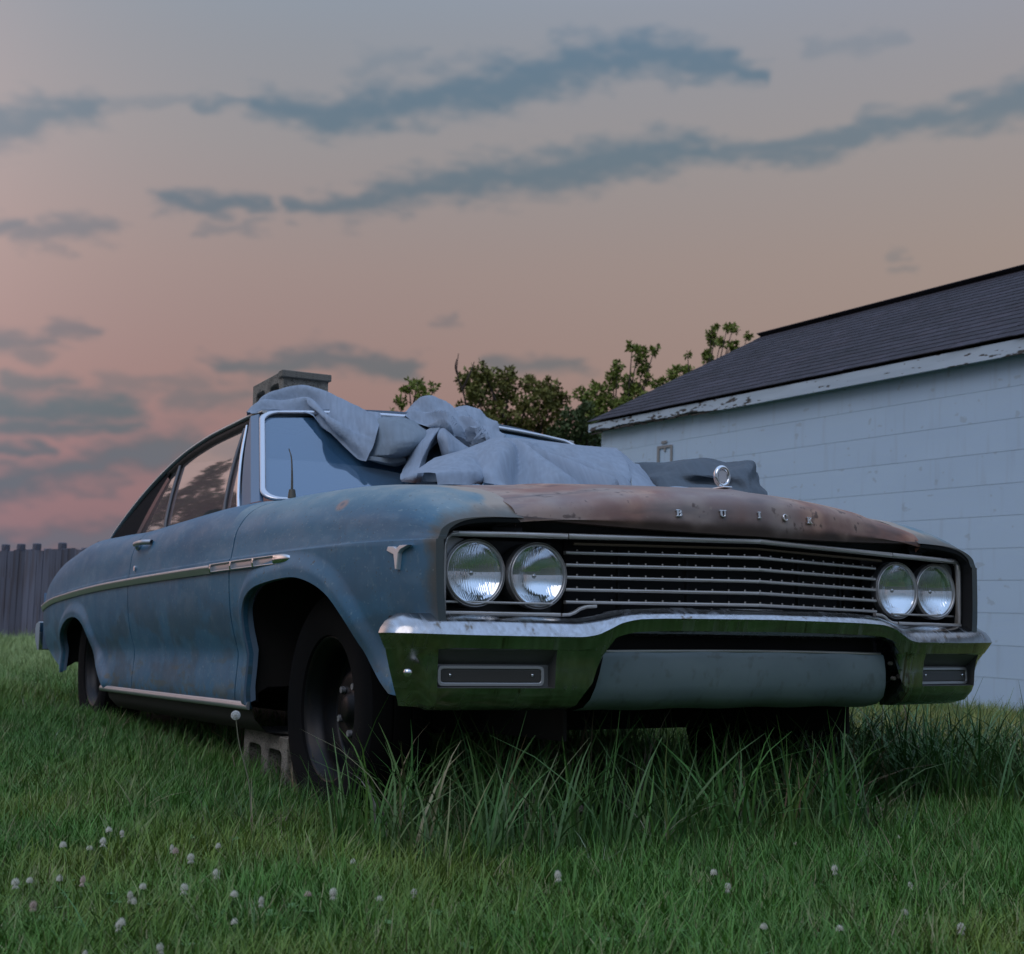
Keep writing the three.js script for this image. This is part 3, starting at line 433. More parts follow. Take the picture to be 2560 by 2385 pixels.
{
  const xs = [...span(-.655, -.47, 6), ...span(-.462, -.425, 5), ...span(-.40, .40, 32), ...span(.425, .462, 5), ...span(.47, .655, 6)], ts = [...span(0, .34, 34), ...span(.36, 1, 26)];
  const rows = ts.map(t => xs.map(x => hoodPt(x, t)));
  const arc = [0]; for (let i = 1; i < ts.length; i++) arc.push(arc[i - 1] + Math.hypot(hy(ts[i]) - hy(ts[i - 1]), hz(ts[i]) - hz(ts[i - 1])));
  const g = grid(rows, (i, j, p) => [p[0] / 1.32 + .5, arc[i] / 1.9], true);
  const lip = grid([xs.map(x => hoodPt(x, 0)), xs.map(x => { const p = hoodPt(x, 0); return [x, p[1] - .002, p[2] - .012]; }), xs.map(x => { const p = hoodPt(x, 0); return [x, p[1] + .012, p[2] - .06]; })], (i, j, p) => [p[0] / 1.32 + .5, .003]);
  const sides = [0, xs.length - 1].map(k => grid([ts.map(t => hoodPt(xs[k], t)), ts.map(t => { const p = hoodPt(xs[k], t); return [p[0] - Math.sign(p[0]) * .004, p[1] - (t < .12 ? 0 : .014), p[2] - (t < .2 ? .014 : 0)]; })], (i, j) => [k ? .995 : .005, arc[j] / 1.9]));
  const hood = part('hood', [g, lip, ...sides], hoodM, car);
  // fender-to-hood gutter below the gap
  part('hood_gutter', [-1, 1].flatMap(s => [grid([ts.map(t => { const p = hoodPt(s * .63, t); return [p[0], p[1] - .024, p[2] - (t < .2 ? .024 : 0)]; }), ts.map(t => { const p = hoodPt(s * .70, t); return [p[0], p[1] - .028, p[2] - (t < .2 ? .028 : 0)]; })])]), black, car);
  // chrome letters across the nose
  const font = await new FontLoader().loadAsync('fonts/droid/droid_serif_bold.typeface.json');
  'BUICK'.split('').forEach((ch, i) => {
    const g = new TextGeometry(ch, { font, size: .0145, depth: .003, curveSegments: 4, bevelEnabled: true, bevelThickness: .001, bevelSize: .0008, bevelSegments: 1 }); g.computeBoundingBox(); const b = g.boundingBox; g.translate(-(b.min.x + b.max.x) / 2, -b.max.y / 2, 0); g.scale(1.25, 1.1, 1);
    const x = [-.243, -.120, -.012, .075, .165][i], a = hoodPt(x, .105), c = hoodPt(x, .145), dx = hoodPt(x + .01, .125);
    const up = V(c).sub(V(a)).normalize(), rt = V(dx).sub(V(hoodPt(x, .125))).normalize(), nn = rt.clone().cross(up).normalize(); const o = hoodPt(x, .125);
    part('hood_letter', g.applyMatrix4(new THREE.Matrix4().makeBasis(rt, up, nn)).translate(o[0] + nn.x * .002, o[1] + nn.y * .002, o[2] + nn.z * .002), brightM, hood);
  });
  // ornament: a chrome ring with a small shield on a foot
  const orn = part('hood_ornament', [new THREE.TorusGeometry(.024, .0062, 10, 36).scale(1, 1.18, 1.5), box(.034, .006, .085, 0, -.036, -.012, .0028), new THREE.CylinderGeometry(.007, .013, .012, 12).translate(0, -.031, 0)], brightM, car);
  const sh = new THREE.Shape(); sh.moveTo(-.0155, .012); sh.quadraticCurveTo(0, .026, .0155, .012); sh.lineTo(.015, -.010); sh.lineTo(.009, -.021); sh.lineTo(.006, -.013); sh.lineTo(.002, -.022); sh.lineTo(-.003, -.014); sh.lineTo(-.008, -.021); sh.lineTo(-.0148, -.008);
  part('shield', new THREE.ExtrudeGeometry(sh, { depth: .006, bevelEnabled: true, bevelSize: .001, bevelThickness: .001, bevelSegments: 1 }).translate(0, 0, -.003), std({ color: rgb(.6, .6, .62), metalness: .6, roughness: .35 }), orn);
  const ob = hoodPt(0, .46); orn.position.set(0, ob[1] + .031, ob[2] + .005); orn.scale.setScalar(.86);
}
// ---- front end: hooded recess, grille, lamps
{
  const halfPath = []; for (let i = 0; i <= 22; i++) { const s = lerp(sOf(.812, .50), 1, i / 22), p = sidePt(.812, s); halfPath.push([p[0] - .004, p[1] - .003, p[2] - .001]); }
  for (const sg of [-1, 1]) part('lamp_hood', toCreasedNormals(grid([halfPath.map(p => [sg * p[0], p[1], p[2]]), halfPath.map(p => [sg * (p[0] - .012), p[1] - .008, p[2] - .004]), halfPath.map(p => [sg * (p[0] - .022), p[1] - .014, p[2] - .12])]), .5), darkPaint, car);
  part('radiator_panel', [box(1.70, .30, .02, 0, .64, .63), box(1.0, .34, .02, 0, .54, .60)], black, car);
  part('hood_latch_panel', grid([span(-.66, .66, 20).map(x => [x, hoodPt(x, 0)[1] + .004, nose(x) - .05]), span(-.66, .66, 20).map(x => [x, .742, nose(x) - .07]), span(-.66, .66, 20).map(x => [x, .74, .66])]), black, car);
  const gz = (x) => .893 - .14 * Math.abs(x);
  const grille = part('grille', [box(.84, .20, .012, -.42, .645, 0), ].map(g => g.rotateY(-.139).translate(0, 0, .755)).concat([box(.84, .20, .012, .42, .645, 0).rotateY(.139).translate(0, 0, .755)]), black, car);
  const ux = () => [0, 1, 0];
  const strip = (pts, w, d, r = .25) => sweep(pts, [[-d / 2, -w * .5], [d * .35, -w * .5], [d / 2, -w * r], [d / 2, w * r], [d * .35, w * .5], [-d / 2, w * .5]], () => [0, 0, 1], ux);
  // top trim and a thinner shadow bar under it, shade put into its colour
  const xs = (a, b, n = 12) => span(a, b, n);
  for (const [a, b] of [[-.815, -.527], [-.524, 0], [0, .524], [.527, .815]]) part('grille_trim', strip(xs(a, b).map(x => [x, .7455 - .012 * Math.abs(x) / .82, gz(x)]), .013, .016), oldTrim, grille);
  part('grille_trim', strip(xs(-.5, .5, 20).map(x => [x, .728 - .010 * Math.abs(x) / .82, gz(x) - .016]), .007, .008), std({ color: rgb(.12, .09, .06), metalness: .7, roughness: .5 }), grille);
  for (const y of [.704, .674, .644, .614, .584]) {
    const p = (x) => [x, y - .004 * Math.abs(x), .884 - .215 * Math.abs(x)], gs = [strip(xs(-.505, 0).map(p), .0085, .013), strip(xs(0, .505).map(p), .0085, .013)];
    for (let k = -11; k <= 11; k++) { const q = p(k * .044 + .01); gs.push(new THREE.CylinderGeometry(.0022, .0026, .005, 6).translate(q[0], q[1] + .0062, q[2])); }
    part('grille_bar', merge(gs), oldTrim, grille);
  }
  for (const x of [-.36, -.18, .18, .36]) part('grille_bracket', box(.004, .15, .012, x, .645, .865 - .215 * Math.abs(x)), black, grille);
  for (const sg of [-1, 1]) {
    const fr = []; // outer corner, side and lower trim of the lamp panel
    const P = [[.80, .7337, .782], [.818, .731, .779], [.828, .722, .777], [.832, .705, .776], [.832, .65, .774], [.831, .58, .772], [.829, .553, .771]].map(p => [sg * p[0], p[1], p[2]]);
    part('lamp_frame', sweep(P, [[-.004, -.008], [.004, -.008], [.004, .008], [-.004, .008]], (i) => { const a = P[Math.max(0, i - 1)], b = P[Math.min(P.length - 1, i + 1)], t = [b[0] - a[0], b[1] - a[1]], l = Math.hypot(...t); return [-t[1] / l, t[0] / l, 0]; }, () => [0, 0, 1]), oldTrim, grille);
    part('lamp_frame', strip(xs(.545, .829, 8).map(x => [sg * x, .5495, gz(x) + .002]), .009, .012), oldTrim, grille);
    part('lamp_frame', strip([[.54, .5490, .82], [.52, .5505, .822], [.505, .556, .824], [.492, .5645, .826], [.475, .570, .828], [.45, .572, .831]].map(p => [sg * p[0], p[1], p[2] - .002]), .0085, .012), oldTrim, grille);
    part('lamp_frame', strip(xs(.55, .829, 8).map(x => [sg * x, .576, gz(x) - .024]), .006, .008), oldTrim, grille);
    const pl = new THREE.Shape(); pl.moveTo(.51, .556); pl.lineTo(.828, .556); pl.lineTo(.828, .70); pl.quadraticCurveTo(.826, .728, .80, .730); pl.lineTo(.51, .730);
    part('lamp_panel', (() => { const g = new THREE.ShapeGeometry(pl); const q = g.attributes.position; for (let i = 0; i < q.count; i++) q.setZ(i, gz(q.getX(i)) - .105); g.computeVertexNormals(); return sg < 0 ? mirrorX(g) : g; })(), std({ color: rgb(.055, .055, .055), metalness: .75, roughness: .5 }), grille);
    part('lamp_panel', (() => { const s2 = new THREE.Shape(); s2.moveTo(.80, .729); s2.quadraticCurveTo(.828, .728, .828, .70); s2.lineTo(.826, .66); s2.lineTo(.806, .70); s2.lineTo(.77, .724); const g = new THREE.ExtrudeGeometry(s2, { depth: .004, bevelEnabled: false }).translate(0, 0, .752); return sg < 0 ? mirrorX(g) : g; })(), std({ color: rgb(.32, .33, .34), metalness: .7, roughness: .45 }), grille);
    for (const [x, y, z] of [[.746, .645, .768], [.583, .643, .782]]) {
      const lamp = new THREE.Group(); lamp.name = 'headlight'; car.add(lamp); lamp.position.set(sg * x, y, z); lamp.rotation.y = 0;
      const L = (pts, n = 64) => new THREE.LatheGeometry(pts.map(p => new THREE.Vector2(p[0], p[1])), n).rotateX(Math.PI / 2);
      part('lamp_ring', L([[.0705, -.004], [.0715, .002], [.0735, .0045], [.0755, .002], [.0765, -.004], [.0775, -.004], [.0785, .001], [.0802, .001], [.0812, -.006], [.0812, -.02]]), std({ color: rgb(.55, .54, .53), metalness: .85, roughness: .28 }), lamp);
      part('lamp_can', L([[.081, -.019], [.081, -.06], [.076, -.065]]), std({ color: rgb(.03, .03, .03), roughness: .7 }), lamp);
      const nu = 120, nv = 40, RL = .0708, bowl = [], glass = [];
      for (let i = 0; i <= nv; i++) { const bw = [], gl = []; for (let j = 0; j <= nu; j++) {
        const a = j / nu * 2 - 1, b = i / nv * 2 - 1, px = RL * a * Math.sqrt(1 - b * b / 2), py = RL * b * Math.sqrt(1 - a * a / 2), r = Math.hypot(px, py);
        const row = Math.floor((py + .0712) / .0237), col = Math.floor((px + .0712) / .0285), wide = (row + col) % 2 ? .0066 : .0044, on = x > .7 ? 1 : (row === 0 ? 1 : .35);
        bw.push([px, py, -.040 + .036 * (r / .071) ** 2 + on * .0008 * Math.abs(Math.sin(px * Math.PI / wide)) * (1 - sst(.062, .068, r))]);
        gl.push([px, py, .018 * (1 - (r / RL) ** 2) - .001]); } bowl.push(bw); glass.push(gl); }
      part('reflector', grid(bowl), std({ color: rgb(.86, .88, .90), metalness: 1, roughness: .06 }), lamp);
      part('lens', grid(glass), phy({ color: rgb(.94, .96, .97), roughness: .03, transmission: 1, thickness: 0, ior: 1.5 }), lamp);
      part('bulb_shield', new THREE.SphereGeometry(.006, 14, 10).scale(1, 1, .7).translate(0, 0, -.020), std({ color: rgb(.5, .5, .5), metalness: 1, roughness: .25 }), lamp);
    }
  }
}
// ---- front bumper
{
  const zf = curve([0, .958], [.30, .938], [.42, .924], [.47, .917], [.52, .908], [.60, .892], [.72, .866], [.82, .842], [.88, .824], [.92, .808], [.95, .788], [.966, .765]);
  const yE = curve([0, .546], [.28, .544], [.38, .541], [.43, .532], [.47, .514], [.50, .502], [.54, .497], [.75, .498], [.966, .502]);
  const yT = curve([0, .572], [.28, .570], [.40, .564], [.48, .548], [.54, .541], [.70, .543], [.90, .546], [.966, .546]);
  const stx = [...span(0, .36, 9), ...span(.375, .60, 22), ...span(.62, .90, 16)]; // stations by x, then around the end
  const st = stx.map(x => ({ x, z: zf(x), nx: 0, nz: 1 })); for (const [x, z] of [[.92, .808], [.938, .797], [.953, .783], [.963, .766], [.968, .745], [.969, .722]]) st.push({ x, z });
  for (let i = 0; i < st.length; i++) { const a = st[Math.max(0, i - 1)], b = st[Math.min(st.length - 1, i + 1)]; const tx = b.x - a.x, tz = b.z - a.z, l = Math.hypot(tx, tz); st[i].nx = -tz / l; st[i].nz = tx / l; }
  const bl = (x, a, b) => sst(a, b, x);
  const half = st.map(({ x, z, nx, nz }, i) => {
    const E = yE(x), T = yT(x), end = sst(.90, .966, x);
    const pts = [[-.115, T], [-.045, T + .001], [-.016, lerp(E, T, .62)], [-.005, lerp(E, T, .28)], [0, E], [-.0035, E - .006], [-.011, E - .03]];
    // [offset, y] below the edge: centre bar tucks under to the slot; ends drop to the lower lip
    const pod = [[-.015, .466], [-.022, .448], [-.027, .42], [-.030, .379], [-.037, .362], [-.058, .338], [-.10, .326], [-.14, .325]];
    const ctr = [[-.018, .513], [-.024, .509], [-.034, .506], [-.048, .504], [-.06, .503], [-.075, .503], [-.09, .503], [-.12, .503]];
    const sx = [[.425, .475], [.435, .485], [.445, .495], [.458, .507], [.472, .52], [.485, .53], [.495, .54], [.505, .55]];
    pod.forEach((p, k) => { const b = bl(x, ...sx[k]); let o = lerp(ctr[k][0], p[0], b), y = lerp(ctr[k][1], p[1], b); o = lerp(o, Math.max(o, -.014), end); if (k > 3) y += .008 * end; pts.push([o, y]); });
    return pts.map(([o, y]) => { const k = sst(.855, .968, x) * Math.pow(clamp((.497 - y) / .16), 1.3); return [(x + nx * o * (x > .2 ? 1 : x / .2)) * lerp(1, .912, k), y, z + nz * o - .10 * k]; });
  });
  const rows = [...half.slice(1).reverse().map(r => r.map(p => [-p[0], p[1], p[2]])), ...half];
  const g = grid(rows, (i, j, p) => [p[0] * 1.3, p[1] * 2 + j * .05], false), nq = rows[0].length - 1;
  const inHole = (i) => { const a = Math.min(Math.abs(rows[i][4][0]), Math.abs(rows[i + 1][4][0])), b = Math.max(Math.abs(rows[i][4][0]), Math.abs(rows[i + 1][4][0])); return a > .583 && b < .868; };
  g.setIndex(Array.from(g.index.array).filter((v, k) => { const q = Math.floor(k / 6), i = Math.floor(q / nq), j = q % nq; return !(inHole(i) && j >= 7 && j <= 9); }));
  const bump = part('front_bumper', toCreasedNormals(g, .6), chrome, car);
  // inside of the shell
  part('bumper_back', [box(1.7, .16, .02, 0, .45, .70), box(.9, .05, .04, 0, .485, .80)], black, car);
  // lower centre pan below the slot, dull and dented
  const panT = tex(512, 128, (u, v) => { const n = fbm(u * 50, v * 12, 2, 4), m = fbm(u * 8, v * 4, 5, 4); return mix3(mix3([138, 152, 154], [118, 132, 136], m), [96, 96, 90], sst(.6, .85, n) * .35); });
  const px = span(-.54, .54, 36);
  const pan = part('lower_pan', grid([[.4655, -.066], [.468, -.060], [.4675, -.055], [.464, -.052], [.45, -.051], [.42, -.053], [.385, -.060], [.355, -.074], [.335, -.10], [.325, -.15]].map(([y, o], r) => px.map(x => { const w = lerp(.447, .472, clamp((.468 - y) / .13)); const X = x / .54 * w; return [X, y - .004 * Math.pow(Math.abs(x) / .54, 2) + .0015 * Math.sin(x * 23), zf(Math.abs(X)) + o - .01 + .003 * fbm(x * 9, y * 12)]; })), (i, j) => [j / 36, i / 9]), std({ map: panT, metalness: .3, roughness: .45 }), car);
  part('pan_edge', sweep(px.map(x => [x / .54 * .44, .4685 - .004 * Math.pow(x / .54, 2), zf(Math.abs(x / .54 * .44)) - .066]), [[-.004, -.004], [.003, -.004], [.005, 0], [.003, .004], [-.004, .004]], () => [0, 0, 1], () => [0, 1, 0]), oldTrim, pan);
  for (const sg of [-1, 1]) {
    // inner strut between pan and pod, with its bolts
    part('bracket_bolt', [[.478, .44, .855], [.492, .40, .85]].map(([x, y, z]) => new THREE.CylinderGeometry(.005, .006, .01, 8).rotateX(Math.PI / 2).translate(sg * x, y, z)), std({ color: rgb(.32, .30, .26), metalness: .5, roughness: .6 }), bump);
    if (sg < 0) part('bumper_bolt', new THREE.SphereGeometry(.011, 16, 10, 0, 6.3, 0, 1.57).rotateX(Math.PI / 2).rotateY(sg * .8).translate(sg * .915, .413, .772), brightM, bump);
    // parking lamp
    const cx = .722, fr = new THREE.Shape(), rect = (s, w, h, r) => { s.moveTo(-w + r, -h); s.lineTo(w - r, -h); s.quadraticCurveTo(w, -h, w, -h + r); s.lineTo(w, h - r); s.quadraticCurveTo(w, h, w - r, h); s.lineTo(-w + r, h); s.quadraticCurveTo(-w, h, -w, h - r); s.lineTo(-w, -h + r); s.quadraticCurveTo(-w, -h, -w + r, -h); return s; };
    rect(fr, .126, .0222, .012); fr.holes.push(rect(new THREE.Path(), .1205, .0168, .009));
    const lp = new THREE.Group(); lp.name = 'parking_lamp'; bump.add(lp); lp.position.set(sg * cx, .406, zf(cx) - .058); lp.rotation.set(0, sg * .232, 0);
    part('lamp_bezel', new THREE.ExtrudeGeometry(fr, { depth: .0075, bevelEnabled: true, bevelSize: .0015, bevelThickness: .002, bevelSegments: 2 }).translate(0, 0, -.004), std({ color: rgb(.42, .42, .41), metalness: .85, roughness: .34 }), lp);
    part('lamp_lens', new RoundedBoxGeometry(.238, .030, .006, 2, .002).translate(0, 0, .001), std({ color: rgb(.045, .042, .036), roughness: .35 }), lp);
    part('lamp_screw', [-.098, .098].map(x => new THREE.SphereGeometry(.0042, 10, 8).translate(x, .002, .0045)), brightM, lp);
    { // scooped recess that holds the lamp
      const R = rows.filter(r => Math.sign(r[4][0]) === sg && Math.abs(r[4][0]) > .583 && Math.abs(r[4][0]) < .868), bk = (r, y) => [r[4][0] * .99, y, zf(Math.abs(r[4][0])) - .062];
      const up = R.map(r => r[7]), dn = R.map(r => r[10]), bu = R.map(r => bk(r, .432)), bd = R.map(r => bk(r, .381)), n = R.length - 1;
      part('lamp_recess', [grid([up, bu]), grid([dn, bd]), grid([bu, bd]), grid([R[0].slice(7, 11), [0, 1, 2, 3].map(k => bk(R[0], lerp(.432, .381, k / 3)))]), grid([R[n].slice(7, 11), [0, 1, 2, 3].map(k => bk(R[n], lerp(.432, .381, k / 3)))])], std({ color: rgb(.20, .20, .19), metalness: .8, roughness: .5 }), bump);
    }
    // filler between bumper and fender
    part('bumper_filler', grid([[[.80, .545, .76], [.86, .545, .74], [.885, .545, .66], [.89, .545, .60]].map(p => [sg * p[0], p[1], p[2]]), [[.80, .505, .77], [.875, .505, .75], [.90, .505, .66], [.90, .505, .60]].map(p => [sg * p[0], p[1], p[2]])]), darkPaint, car);
  }
}
// ---- glasshouse
const rail = curve([-3.02, .975], [-2.95, 1.015], [-2.78, 1.095], [-2.6, 1.170], [-2.4, 1.238], [-2.2, 1.287], [-2.0, 1.316], [-1.7, 1.334], [-1.3, 1.336], [-1.12, 1.326]);
const BELT = (z) => yt(z) + .001;
const glX = (y) => { const k = clamp((y - .95) / .385); return lerp(.782, .648, k) + .022 * k * (1 - k) * 4 * .5; };
const glassM = phy({ color: rgb(.55, .57, .58), roughness: .03, metalness: .12, transmission: 1, thickness: 0, ior: 2.33 });
const skyTintM = phy({ color: rgb(.16, .38, .64), roughness: .06, metalness: .30, transmission: 1, thickness: 0, ior: 2.0 });  // blue of the reflected sky put into the tint of the pane
{
  const top = (z) => rail(z) - .038;
  const side = (z, k, o = 0) => { const b = BELT(z) + .004, y = lerp(b, top(z), k); return [glX(y) + o, y, z]; };
  const A = (k) => lerp(-.94, -1.235, k), Bv = (k) => lerp(-1.165, -1.315, k), Cv = (k) => lerp(-2.02, -2.17, k), Dv = (k) => lerp(-2.50, -2.30, k);
  for (const sg of [-1, 1]) {
    const pane = (name, a, b) => part(name, grid(span(0, 1, 8).map(k => span(a(k), b(k), 8).map(z => { const p = side(z, k, -.012); return [sg * p[0], p[1], p[2]]; }))), glassM, car);
    pane('vent_window', A, Bv); pane('door_window', (k) => Bv(k) - .012, (k) => Cv(k) + .012); pane('quarter_window', (k) => Cv(k) - .014, Dv);
    const bar = (f, w, m, name, o = -.006) => part(name, sweep(span(0, 1, 8).map(k => { const p = side(f(k), k, o); return [sg * p[0], p[1], p[2]]; }), [[-.006, -w], [.006, -w], [.009, 0], [.006, w], [-.006, w]], () => [sg, 0, 0], () => [0, 0, 1]), m, car);
    bar((k) => Bv(k) - .006, .008, darkTrim, 'window_divider'); bar((k) => Cv(k), .012, darkTrim, 'window_divider'); bar((k) => A(k) - .004, .009, brightM, 'pillar_trim', .010);
    // header channel under the roof rail, its shadow painted in as black; black sail pillar
    part('window_channel', grid([span(-1.14, -2.34, 24).map(z => [sg * (glX(rail(z)) + .004), rail(z) - .004, z]), span(-1.14, -2.34, 24).map(z => [sg * (glX(top(z)) - .002), top(z) + .012, z]), span(-1.14, -2.34, 24).map(z => [sg * (glX(top(z)) - .02), top(z) - .006, z])]), shadedRubber, car);
    part('sail_pillar', grid(span(0, 1, 10).map(r => span(0, 1, 16).map(t => { const zt = lerp(-2.27, -3.0, t), zb = lerp(-2.485, -3.03, t), yt_ = rail(zt), yb = BELT(zb) - .004; const y = lerp(yt_, yb, r); return [sg * (lerp(glX(yt_) - .002, .785, r) + .006 * Math.sin(r * Math.PI)), y, lerp(zt, zb, r)]; }))), phy({ color: rgb(.008, .008, .009), roughness: .9, specularIntensity: .25 }), car);
    // windscreen pillar
    const ws = (k) => [lerp(.815, .680, k), lerp(.945, 1.318, k), lerp(-.645, -1.105, k)];
    part('windscreen_pillar', toCreasedNormals(grid(span(0, 1, 8).map(k => { const w = ws(k), g = side(A(k), k, 0); g[1] = lerp(.938, 1.325, k); return [[sg * (w[0] - .02), w[1], w[2] - .02], [sg * w[0], w[1], w[2]], [sg * (w[0] + .018), w[1] - .004, w[2] - .035], [sg * (lerp(w[0], g[0], .6) + .016), w[1] - .004, lerp(w[2], g[2], .6)], [sg * (g[0] + .006), g[1], g[2] + .012], [sg * (g[0] - .03), g[1], g[2] - .0]]; })), .6), paintPlain, car);
    // drip rail along the roof edge
    part('drip_rail', sweep(span(-1.10, -2.99, 40).map(z => [sg * (glX(rail(z)) + .006), rail(z) + .002, z]), [[-.008, -.005], [.010, -.004], [.011, .004], [-.008, .006]], () => [sg, 0, 0], () => [0, 1, 0]), std({ color: rgb(.5, .49, .46), metalness: .3, roughness: .45 }), car);
  }
  const crownY = (z) => curve([-3.2, .035], [-2.3, .075], [-1.5, .072], [-1.03, .042])(z);
  const zs = span(0, 1, 26), us = span(-1, 1, 30);
  const roofPt = (u, t) => { const zz = lerp(-1.115, -2.30, t) + (t < 1 ? .055 * (1 - u * u) * (1 - t) : 0); const zr = lerp(-1.115, -2.30, t); const y = rail(zr) + crownY(zr) * (1 - Math.pow(Math.abs(u), 2.3)); return [u * (glX(rail(zr)) + .004), y, zz]; };
  const roof = part('roof', [grid(zs.map(t => us.map(u => roofPt(u, t))), null, true), grid([us.map(u => roofPt(u, 0)), us.map(u => { const p = roofPt(u, 0); return [p[0], p[1] - .022, p[2] - .004]; })])], std({ color: rgb(.20, .26, .33), roughness: .55 }), car);
  part('rear_window', grid(span(0, 1, 10).map(t => us.map(u => { const a = roofPt(u, 1), zb = -2.96, y0 = .985 + .02 * (1 - u * u); const w = lerp(Math.abs(a[0]) || 0, .70 * Math.abs(u), t); return [Math.sign(u) * w, lerp(a[1], y0, t) + .04 * Math.sin(t * Math.PI) * (1 - u * u), lerp(a[2], zb - .10 * (1 - u * u), t)]; })), null, true), glassM, car);
  // windscreen
  const wsP = (u, t, o = 0) => { const q = 1 - u * u; return [u * lerp(.806, .674, t), lerp(.952, 1.312, t) + .030 * q * t + o * .6, lerp(-.655, -1.10, t) + (lerp(.14, .06, t)) * q + o * .8]; };
  const wt = span(0, 1, 14), wu = span(-1, 1, 36);
  const screen = part('windscreen', grid(wt.map(t => wu.map(u => wsP(u * .985, lerp(.02, .98, t), -.004)))), skyTintM, car);
  const edgeLoop = []; const N = 30; for (let i = 0; i <= N; i++) edgeLoop.push([-1 + .06 * 0 + 2 * i / N, 1]);
  const ring = []; const rc = .10; // rounded corners
  const addArc = (cx, cy, a0, a1) => { for (let i = 0; i <= 6; i++) { const a = lerp(a0, a1, i / 6); ring.push([cx + .075 * Math.cos(a), cy + rc * Math.sin(a)]); } };
  addArc(.92, rc, -Math.PI / 2, 0); addArc(.92, .93, 0, Math.PI / 2); for (let i = 1; i < 12; i++) ring.push([.92 - 1.84 * i / 12, 1.03]); addArc(-.92, .93, Math.PI / 2, Math.PI); addArc(-.92, rc, Math.PI, 1.5 * Math.PI); for (let i = 1; i < 12; i++) ring.push([-.92 + 1.84 * i / 12, 0]); ring.push(ring[0]);
  const R3 = ring.map(([u, t]) => wsP(u, t, .003)); const cen = wsP(0, .5);
  part('windscreen_trim', sweep(R3, [[-.013, -.004], [.011, -.004], [.011, .004], [.004, .008], [-.006, .008], [-.013, .003]], (i) => { const d = V(R3[i]).sub(V([R3[i][0] * .75, lerp(R3[i][1], cen[1], .5), lerp(R3[i][2], cen[2], .5)])).normalize(); return d.toArray(); }, () => [0, .62, .78], true, false), std({ color: rgb(.62, .64, .68), metalness: .75, roughness: .25 }), screen);
  // cowl, dashboard, seats, wheel
  part('cowl', [grid([span(-.70, .70, 20).map(x => [x, .953 - .012 * (x / .7) ** 2, -.575]), span(-.80, .80, 20).map(x => [x, .952 - .01 * (x / .8) ** 2, -.66 + .14 * (1 - (x / .8) ** 2)])], null), box(1.5, .02, .5, 0, .925, -.60)], darkPaint, car);
  part('dashboard', [box(1.36, .16, .12, 0, .90, -.86, .03), box(1.40, .02, .34, 0, .945, -.74)], black, car);
  const seatM = std({ color: rgb(.03, .035, .045), roughness: .7 });
  part('front_seat', [box(1.32, .14, .52, 0, .58, -1.55, .05), box(1.32, .48, .14, 0, .80, -1.86, .05)], seatM, car);
  part('rear_seat', [box(1.24, .14, .5, 0, .60, -2.45, .05), box(1.24, .46, .14, 0, .82, -2.75, .05)], seatM, car);
  part('steering_wheel', [new THREE.TorusGeometry(.19, .011, 8, 40), box(.36, .02, .012), new THREE.CylinderGeometry(.03, .03, .22, 10).rotateX(Math.PI / 2).translate(0, 0, .1)].map(g => g.rotateX(-.5).translate(.36, .93, -1.12)), black, car);
  part('floor_pan', [box(1.24, .02, 4.4, 0, .33, -1.75), box(.12, .10, 3.6, -.52, .30, -1.6), box(.12, .10, 3.6, .52, .30, -1.6), box(1.1, .3, .01, 0, .62, -.55), box(1.0, .14, .16, 0, .30, -.02), box(1.3, .08, .08, 0, .36, -2.93), box(.26, .24, .3, 0, .33, -2.93, .08), box(1.5, .40, .02, 0, .68, -3.3), box(.8, .2, .5, 0, .42, .30)], under, car);
  part('trunk_lid', grid(span(-2.93, -4.215, 20).map(z => us.map(u => { const x = u * (hw(z) - wT(z) - .005); return [x, yt(z) + .028 * (1 - u * u) * sst(-4.25, -3.9, z), z - .02 * (1 - u * u) * sst(-3.9, -4.2, z)]; })), null, true), paintPlain, car);
  part('tail_panel', grid(span(0, 1, 6).map(t => us.map(u => [u * .87, lerp(.77, .46, t), -4.235 - .03 * (1 - u * u) + .04 * t]))), paintPlain, car);
  part('rear_bumper', (() => { const P = span(-1, 1, 40).map(u => { const a = Math.abs(u); return [u * .892, .555, a > .95 ? lerp(-4.262, -4.225, (a - .95) / .05) : -4.29 + .03 * a * a]; }); return sweep(P, [[0, .055], [.016, .045], [.022, .015], [.018, -.05], [.002, -.10], [-.008, -.10], [-.008, .05]], (i) => { const a = P[Math.max(0, i - 1)], b = P[Math.min(40, i + 1)], t = [b[0] - a[0], b[2] - a[2]], l = Math.hypot(...t); return [t[1] / l * 1, 0, -t[0] / l]; }, () => [0, 1, 0]); })(), brightM, car);
  part('quarter_skirt', grid([span(-4.1, -3.43, 8).map(z => [-.86, lerp(.36, .47, clamp((z + 3.43) / -.7)), z]), span(-4.1, -3.43, 8).map(z => [-.80, lerp(.30, .42, clamp((z + 3.43) / -.7)), z])]), under, car);
  // wiper and radio aerial
  part('wiper', [tube([[-.60, .957, -.52], [-.45, .972, -.50], [-.20, .98, -.48]], .006, 10, 6), tube([[-.22, .972, -.40], [-.45, .962, -.42], [-.58, .957, -.44]], .005, 8, 6)], black, car);
  part('aerial', [new THREE.CylinderGeometry(.010, .014, .028, 10).translate(-.745, .962, -.53), tube([[-.745, .965, -.53], [-.745, 1.03, -.535], [-.746, 1.085, -.545], [-.752, 1.112, -.553]], .0045, 14, 6, .0018)], std({ color: rgb(.12, .11, .09), metalness: .6, roughness: .5 }), car);
  // winged V badge on the fender
  const badgeM = std({ color: rgb(.75, .76, .78), metalness: .55, roughness: .35 });
